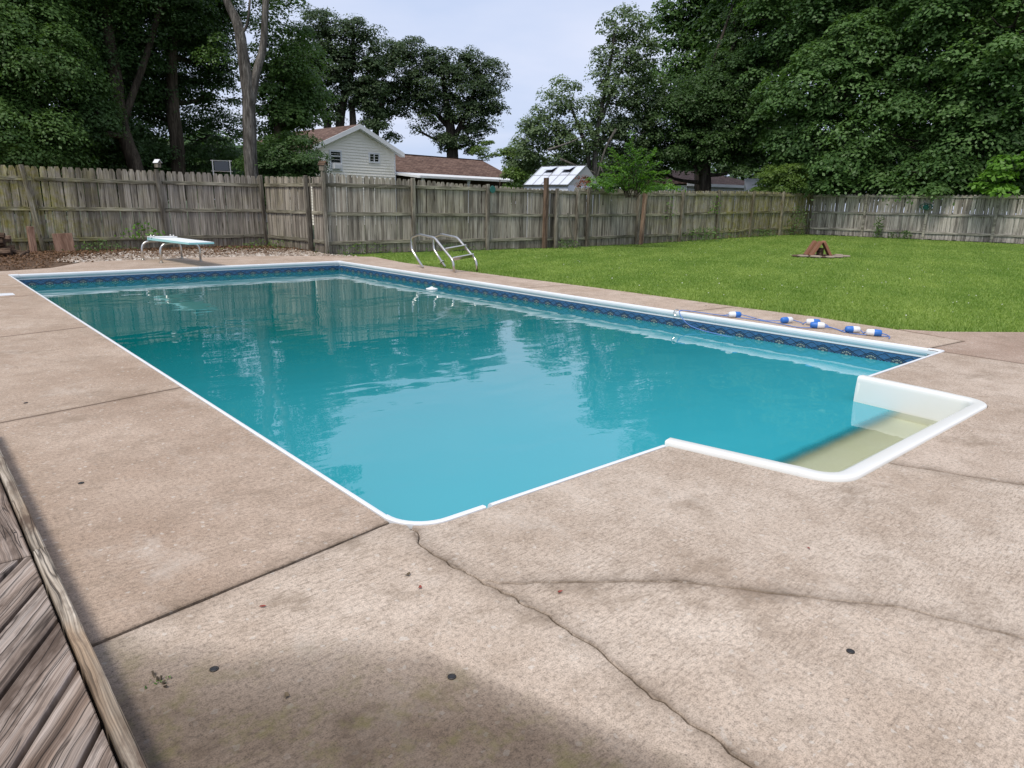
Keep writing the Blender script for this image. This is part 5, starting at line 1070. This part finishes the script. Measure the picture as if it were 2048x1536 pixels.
# shrubs behind the fence
tree('green_shrub', 'yellow-green rounded shrub over the fence beside the maples', 'bush', L['yellow'], M['bark_brown'], (1560, 35),
     [[(1560, 410, 35, .05), (1560, 370, 35, .03)]], [(1555, 368, 35, 42, 28, 1.2), (1580, 350, 35, 24, 18, 1), (1530, 385, 35, 24, 14, 1.1)], leaf=.10, rc=.35, per=45, cover=3.6, limbs=False)
tree('green_shrub', 'bright broad-leaved branch cluster hanging over the right end of the silver fence', 'bush', L['bright'], M['bark_brown'], (2025, 34),
     [[(2025, 420, 34, .05), (2015, 370, 34, .03)]], [(2020, 345, 33.2, 34, 22, .5), (2000, 372, 33, 34, 14, .5), (2045, 330, 33, 26, 30, .5), (1985, 385, 32.7, 18, 8, .5)], leaf=.20, rc=.45, per=22, cover=2.6, flat=.5, limbs=False)
tree('low_bush', 'pale green bush with dead twigs behind the low brown roof', 'bush', L['yellow'], M['bark_brown'], (1000, 40),
     [[(1000, 410, 40, .05), (1000, 360, 40, .03)]], [(985, 305, 64, 26, 20, .9), (1035, 325, 40, 24, 34, .9), (1028, 362, 38, 16, 18, 1), (950, 305, 64, 20, 12, .7)], leaf=.14, rc=.4, per=40, cover=3.4, limbs=False)
tree('vine', 'reddish vine tangle growing up beside the greenhouse over the fence', 'vine', L['red'], M['bark_brown'], (1158, 24),
     [[(1160, 410, 24, .03), (1156, 370, 24, .02)]], [(1158, 385, 24, 14, 20, .7), (1168, 362, 24, 10, 14, .5)], leaf=.08, rc=.22, per=20, cover=1.6, limbs=False)
tree('low_bush', 'light green brush on the fence line between greenhouse and feathery shrub', 'bush', L['bright'], M['bark_brown'], (1205, 24),
     [[(1205, 410, 24, .03), (1205, 375, 24, .02)]], [(1205, 372, 24, 34, 14, .8), (1180, 378, 24, 18, 10, .7), (1290, 378, 24, 44, 10, .7), (1345, 378, 25, 24, 10, .5)], leaf=.08, rc=.25, per=30, cover=2.8, limbs=False)
def feathery():
    b0 = pt(1262, 400, 23); t = tag(empty('feathery_shrub', (b0.x, b0.y, 0)), 'bright green feathery shrub with arching fronds above the fence', 'bush')
    O = Vector(t.location); tips = [(1222, 298), (1240, 315), (1262, 268), (1256, 290), (1285, 300), (1300, 312), (1320, 325), (1336, 345), (1340, 362), (1200, 330), (1205, 350), (1226, 335), (1275, 325), (1305, 345), (1250, 335), (1290, 355), (1235, 360), (1322, 375), (1215, 375), (1268, 305), (1310, 300), (1245, 350), (1280, 365)]
    Cs, Ns = [], []
    for i, (u, v) in enumerate(tips):
        D = 23 + random.uniform(-.8, .8); tip = pt(u, v, D) - O; s0 = pt(1262 + random.uniform(-14, 14), 395, 23) - O
        mid = s0.lerp(tip, .5) + Vector((0, 0, .25)); sp = smooth_path([s0, mid, tip], 8)
        mk('stem', *tube_geo(sp, [.014 * (1 - .05 * k) for k in range(17)], 5), M['bark_brown'], t)
        for k in range(3, 17):
            for s in (-1, 1):
                dr = (sp[min(k + 1, 16)] - sp[k - 1]).normalized(); sd_ = dr.cross(Vector((random.uniform(-.4, .4), random.uniform(-.4, .4), 1))).normalized() * s
                ln = .28 * (1 - abs(k - 8) / 14)
                for q in range(6): Cs.append(tuple(sp[k] + (sd_ * .8 + dr * .5) * ln * (q + .6) / 6 + Vector((random.gauss(0, .012), random.gauss(0, .012), random.gauss(0, .015) + .03 * math.sin(q / 5 * 3)))))
                for q in range(6): Ns.append((random.gauss(0, .4), random.gauss(0, .4), 1))
    leaf_mesh('foliage', np.array(Cs), np.array(Ns), .085, L['bright'], t, .45)
feathery()
# far tree line that closes the horizon behind everything
def grove():
    bl = []
    for u in range(1480, 2240, 85):
        for v in (-90, 0, 90, 180, 270) + ((345,) if u > 1600 else ()):
            D = 50 + random.uniform(-2, 3); k = D / 1394; bl.append((np.array(pt(u + random.uniform(-20, 20), v, D)), (62 * k, 62 * k, 60 * k), 62 * 60 * 3.1, 1.0))
    P, Nn, Tt = clump_points(bl, 1.2, 40, 2.8, (0.34 * 1394 / 50) ** 2 * .34, .6)
    tag(leaf_mesh('background_grove', P, Nn, .34, L['dark'], None, tint=Tt), 'dark grove of trees closing the view behind the big maples', kind='stuff')
grove()
def far_woods():
    bl = []
    for u in range(-500, 2700, 60):
        D = 95 + random.uniform(-10, 20); top = 372 + random.uniform(-12, 10)
        if u < 560: top = 300 + random.uniform(-20, 20); D = 45
        if 1020 < u < 1300: top = 335; D = 60
        if u > 1300: top = 330 + random.uniform(-20, 10); D = 75
        c = pt(u, (top + 410) / 2, D); k = D / 1394; bl.append((np.array(c), (48 * k, 48 * k, (410 - top) / 2 * k), 48 * (410 - top) * 1.6, 1.0))
    P, Nn, Tt = clump_points(bl, 1.4, 40, 3.2, (0.42 * 1394 / 80) ** 2 * .34, .7)
    o = leaf_mesh('far_woods', P, Nn, .42, L['dark'], None, tint=Tt); tag(o, 'dark mass of far trees and hedges closing the horizon', None, kind='stuff')
far_woods()
# dead bare branches at the loose tree
def bare(label, segs, r0, base):
    b0 = pt(*base); t = tag(empty('dead_branch', (b0.x, b0.y, b0.z)), label, 'branch'); O = Vector(t.location); g = []
    for s in segs: g.append(tube_geo([q for q in smooth_path([pt(*q) - O for q in s], 4)], [r0 * (1 - .7 * k / (4 * (len(s) - 1))) for k in range(4 * (len(s) - 1) + 1)], 5))
    mk('limb', *join(*g), M['bark'], t)
bare('bare broken branches sloping down over the bushes left of the feathery shrub', [[(1232, 258, 36, ), (1210, 300, 36), (1196, 350, 36), (1192, 390, 36)], [(1200, 330, 36), (1212, 360, 36), (1222, 385, 36)], [(1120, 318, 36), (1150, 330, 36), (1190, 345, 36)], [(1095, 300, 36), (1140, 285, 36), (1170, 270, 36)]], .06, (1195, 380, 36))
# weeds and little plants along the fences
def weed(label, x, y, z, w_, h, mat='mid', n=120, leaf=.07, name='weed'):
    t = tag(empty(name, (x, y, z)), label, 'weed'); P = RNG.normal(size=(n, 3)) * np.array([w_ / 2.2, w_ / 3.5, 0]); P[:, 2] = np.abs(RNG.uniform(0, 1, n)) * h * np.exp(-(P[:, 0] / w_) ** 2)
    N_ = RNG.normal(size=(n, 3)) * .6 + np.array([0, -.3, .6]); leaf_mesh('foliage', P, N_, leaf, L[mat], t, .5)
    g = [tube_geo([(random.uniform(-.3, .3) * w_ * .3, 0, -.02), (random.uniform(-.3, .3) * w_, random.uniform(-.05, .05), h * random.uniform(.5, .95))], [.006, .003], 4) for k in range(5)]; mk('stem', *join(*g), M['bark_brown'], t)
weed('leafy green plant in front of the left fence behind the diving board', 4.95, 20.2, 0.28, .5, .42, 'bright', 70, .12)
weed('tall dark vine climbing the mossy fence just before the corner', 30.6, 15.7, gz(30.6, 0), .8, 1.25, 'mid', 300, .10, 'vine')
weed('low dark weeds under the mossy fence in its middle', 23.3, 15.6, gz(23, 0), 1.6, .55, 'mid', 340, .10)
weed('thin upright vine on the mossy fence right of the weeds', 21.4, 15.78, 0.9, .3, .9, 'bright', 60, .07, 'vine')
weed('narrow vine hanging over the top of the mossy fence', 24.2, 15.78, 1.1, .35, .75, 'bright', 70, .08, 'vine')
weed('pointed dark vine against the silver fence, left part', 31.9, 12.65, .17, .35, 1.0, 'mid', 200, .10, 'vine')
weed('small bushy weed at the foot of the silver fence, left of the feeder', 31.8, 11.55, .17, .4, .4, 'mid', 120, .09)
weed('second small weed near the feeder post foot', 31.8, 12.0, .17, .3, .3, 'mid', 80, .08)
weed('dark weed clump at the foot of the gate post', 15.9, 15.5, -.02, .5, .3, 'mid', 160, .07)
weed('small weed clump under the fence behind the ladder', 11.8, 15.9, -.02, 1.0, .22, 'mid', 220, .06)
weed('low weeds at the base of the birdhouse post', 9.2, 16.2, -.02, 1.2, .30, 'yellow', 240, .06)
weed('brownish low weeds in the left fence corner', 7.9, 19.2, -.02, 1.2, .25, 'yellow', 260, .06)
weed('dark weeds left of the leaning fence post near the logs', 3.9, 20.1, -.02, .8, .28, 'mid', 160, .07)
weed('tiny green weed in the darker corner beside the deck', 0.375, 1.88, 0, .035, .015, 'mid', 14, .012)
weed('weeds under the mossy fence near its far end', 27.6, 15.6, gz(27.6, 0), .9, .35, 'mid', 160, .09)

# grass along fence feet, gravel and litter
def gravel():
    n = 4300; P = []
    poly = [(2.9, 16.65), (4.4, 16.85), (5.7, 16.78), (6.9, 16.5), (8.0, 15.85), (8.6, 15.6), (8.3, 16.4), (8.35, 17.5), (8.3, 18.8), (6.5, 19.6), (4.2, 19.4), (3.0, 18.8), (2.5, 17.2)]
    def inside(x, y):
        c = False; m_ = len(poly); j = m_ - 1
        for i in range(m_):
            if (poly[i][1] > y) != (poly[j][1] > y) and x < (poly[j][0] - poly[i][0]) * (y - poly[i][1]) / (poly[j][1] - poly[i][1]) + poly[i][0]: c = not c
            j = i
        return c
    while len(P) < n:
        x, y = random.uniform(1.2, 8.7), random.uniform(15.5, 19.7)
        if inside(x, y) and random.random() < (1.0 if y < 18.2 else .45): P.append((x, y))
    base = np.array([(1, 0, 0), (.3, .9, 0), (-.8, .55, 0), (-.85, -.5, 0), (.35, -.95, 0), (.25, 0, .75), (-.3, .1, .7)]); fc = np.array([(0, 1, 5), (1, 2, 6), (2, 3, 6), (3, 4, 6), (4, 0, 5), (1, 6, 5), (6, 4, 5)])
    V, F, T = [], [], []
    for i, (x, y) in enumerate(P):
        s = random.uniform(.022, .055); a = random.uniform(0, 6.3); ca, sa = math.cos(a), math.sin(a); st_ = random.uniform(.6, 1)
        b0 = len(V); q = base * s * np.array([1, st_, .8]) * RNG.uniform(.85, 1.15, (7, 1)); V += [(x + p_[0] * ca - p_[1] * sa, y + p_[0] * sa + p_[1] * ca, -.025 + p_[2] + .008) for p_ in q]; F += [tuple(int(k) + b0 for k in t_) for t_ in fc]; T += [random.random()] * 7
    o = mk('gravel', V, F, M['stone'], smooth=True); a = o.data.attributes.new('tint', 'FLOAT', 'POINT'); a.data.foreach_set('value', np.array(T, dtype=np.float32)); tag(o, 'pale river gravel bed behind the far pool deck', kind='stuff')
    n = 9000; x = RNG.uniform(0.2, 9.0, n); y = 16.4 + RNG.uniform(0, 1, n) ** .7 * 3.9; k = (y > 17.2) | (x < 3.2); x, y = x[k], y[k]; y = np.where(x < 2.2, y - 1.0, y)
    C_ = np.stack([x, y, -.015 + RNG.uniform(0, .04, len(x))], 1); o = leaf_mesh('leaf_litter', C_, RNG.normal(size=(len(x), 3)) * .5 + np.array([0, 0, 1]), .05, M['litter'], None, .6); tag(o, 'brown dead leaves and mulch along the left fence', kind='stuff')
gravel()
def grass():
    n = 520000; d = np.exp(RNG.uniform(math.log(7.8), math.log(36), n)); a = RNG.uniform(R(3), R(66), n)
    x, y = d * np.cos(a), d * np.sin(a)
    ey = np.array([q[1] for q in edge][::-1]); exx = np.array([q[0] for q in edge][::-1]); lim = np.interp(y, ey, exx)
    lim = np.where(y < 3.0, 8.46 + (3.0 - y) * 1.1, lim) + RNG.normal(size=n) * .025
    lim = np.where(y > 15.17, 8.8 + RNG.uniform(-.4, 1.5, n), lim)
    k = (x > lim) & (x < 32.0) & (y < 15.85) & (y > .8) & (((x - 20) / .84) ** 2 + ((y - 9.45) / .72) ** 2 > 1.0 + RNG.normal(size=n) * .15)
    # thin bare strip near the corner of the fences
    k &= ~((x > 29.2) & (y > 14.9) & (RNG.uniform(size=n) < .75)) & ~((x > 31.3) & (RNG.uniform(size=n) < .6))
    x, y, d = x[k], y[k], d[k]; n = len(x); t = np.clip((x - 17) / 15, 0, 1); z = -.02 + .2 * t * t * (3 - 2 * t)
    h = RNG.uniform(.018, .042, n) * (1 + .5 * (np.abs(x - np.interp(y, ey, exx)) < .15)); w_ = .0035 + .00045 * d; an = RNG.uniform(0, 2 * math.pi, n)
    lean = RNG.normal(size=(n, 2)) * .45; C_ = np.stack([x, y, z], 1); dx = np.stack([np.cos(an), np.sin(an), np.zeros(n)], 1) * w_[:, None]
    tip = C_ + np.stack([lean[:, 0] * h, lean[:, 1] * h, h], 1); P = np.stack([C_ - dx, C_ + dx, tip], 1).reshape(-1, 3)
    me = bpy.data.meshes.new('lawn_grass'); me.vertices.add(3 * n); me.vertices.foreach_set('co', P.astype(np.float32).ravel()); me.loops.add(3 * n); me.loops.foreach_set('vertex_index', np.arange(3 * n, dtype=np.int32))
    me.polygons.add(n); me.polygons.foreach_set('loop_start', np.arange(0, 3 * n, 3, dtype=np.int32)); me.polygons.foreach_set('loop_total', np.full(n, 3, dtype=np.int32)); me.update(calc_edges=True)
    pn = sum(np.sin(x * fx + y * fy + ph) * am for fx, fy, ph, am in ((1.1, .7, 0, .10), (-.6, 1.9, 1, .10), (2.3, -1.7, 2, .08), (4.1, 3.3, 3, .07), (-5.2, 6.1, 4, .07), (9.0, 7.0, 5, .05)))
    tv = np.clip(.45 + pn + .09 * np.sign(np.sin((x * .35 - y) * 5.5)) + RNG.normal(size=n) * .24, 0, 1)
    at = me.attributes.new('tint', 'FLOAT', 'POINT'); at.data.foreach_set('value', np.repeat(tv, 3).astype(np.float32)); me.materials.append(M['grass']); tag(link('lawn_grass', me), 'short mown green lawn grass right of the pool', kind='stuff')
    m_ = 420; dd = np.exp(RNG.uniform(math.log(8.5), math.log(30), m_)); aa = RNG.uniform(R(8), R(50), m_); x, y = dd * np.cos(aa), dd * np.sin(aa); k = (x > 9.2) & (y < 15) & (x < 31); x, y = x[k], y[k]
    t = np.clip((x - 17) / 15, 0, 1); C_ = np.stack([x, y, .03 + .2 * t * t * (3 - 2 * t)], 1); o = leaf_mesh('clover_flowers', C_, RNG.normal(size=(len(x), 3)) * .4 + np.array([0, 0, 1]), .022, M['clover'], None, .9); tag(o, 'tiny white clover flowers dotted over the lawn', kind='stuff')
grass()
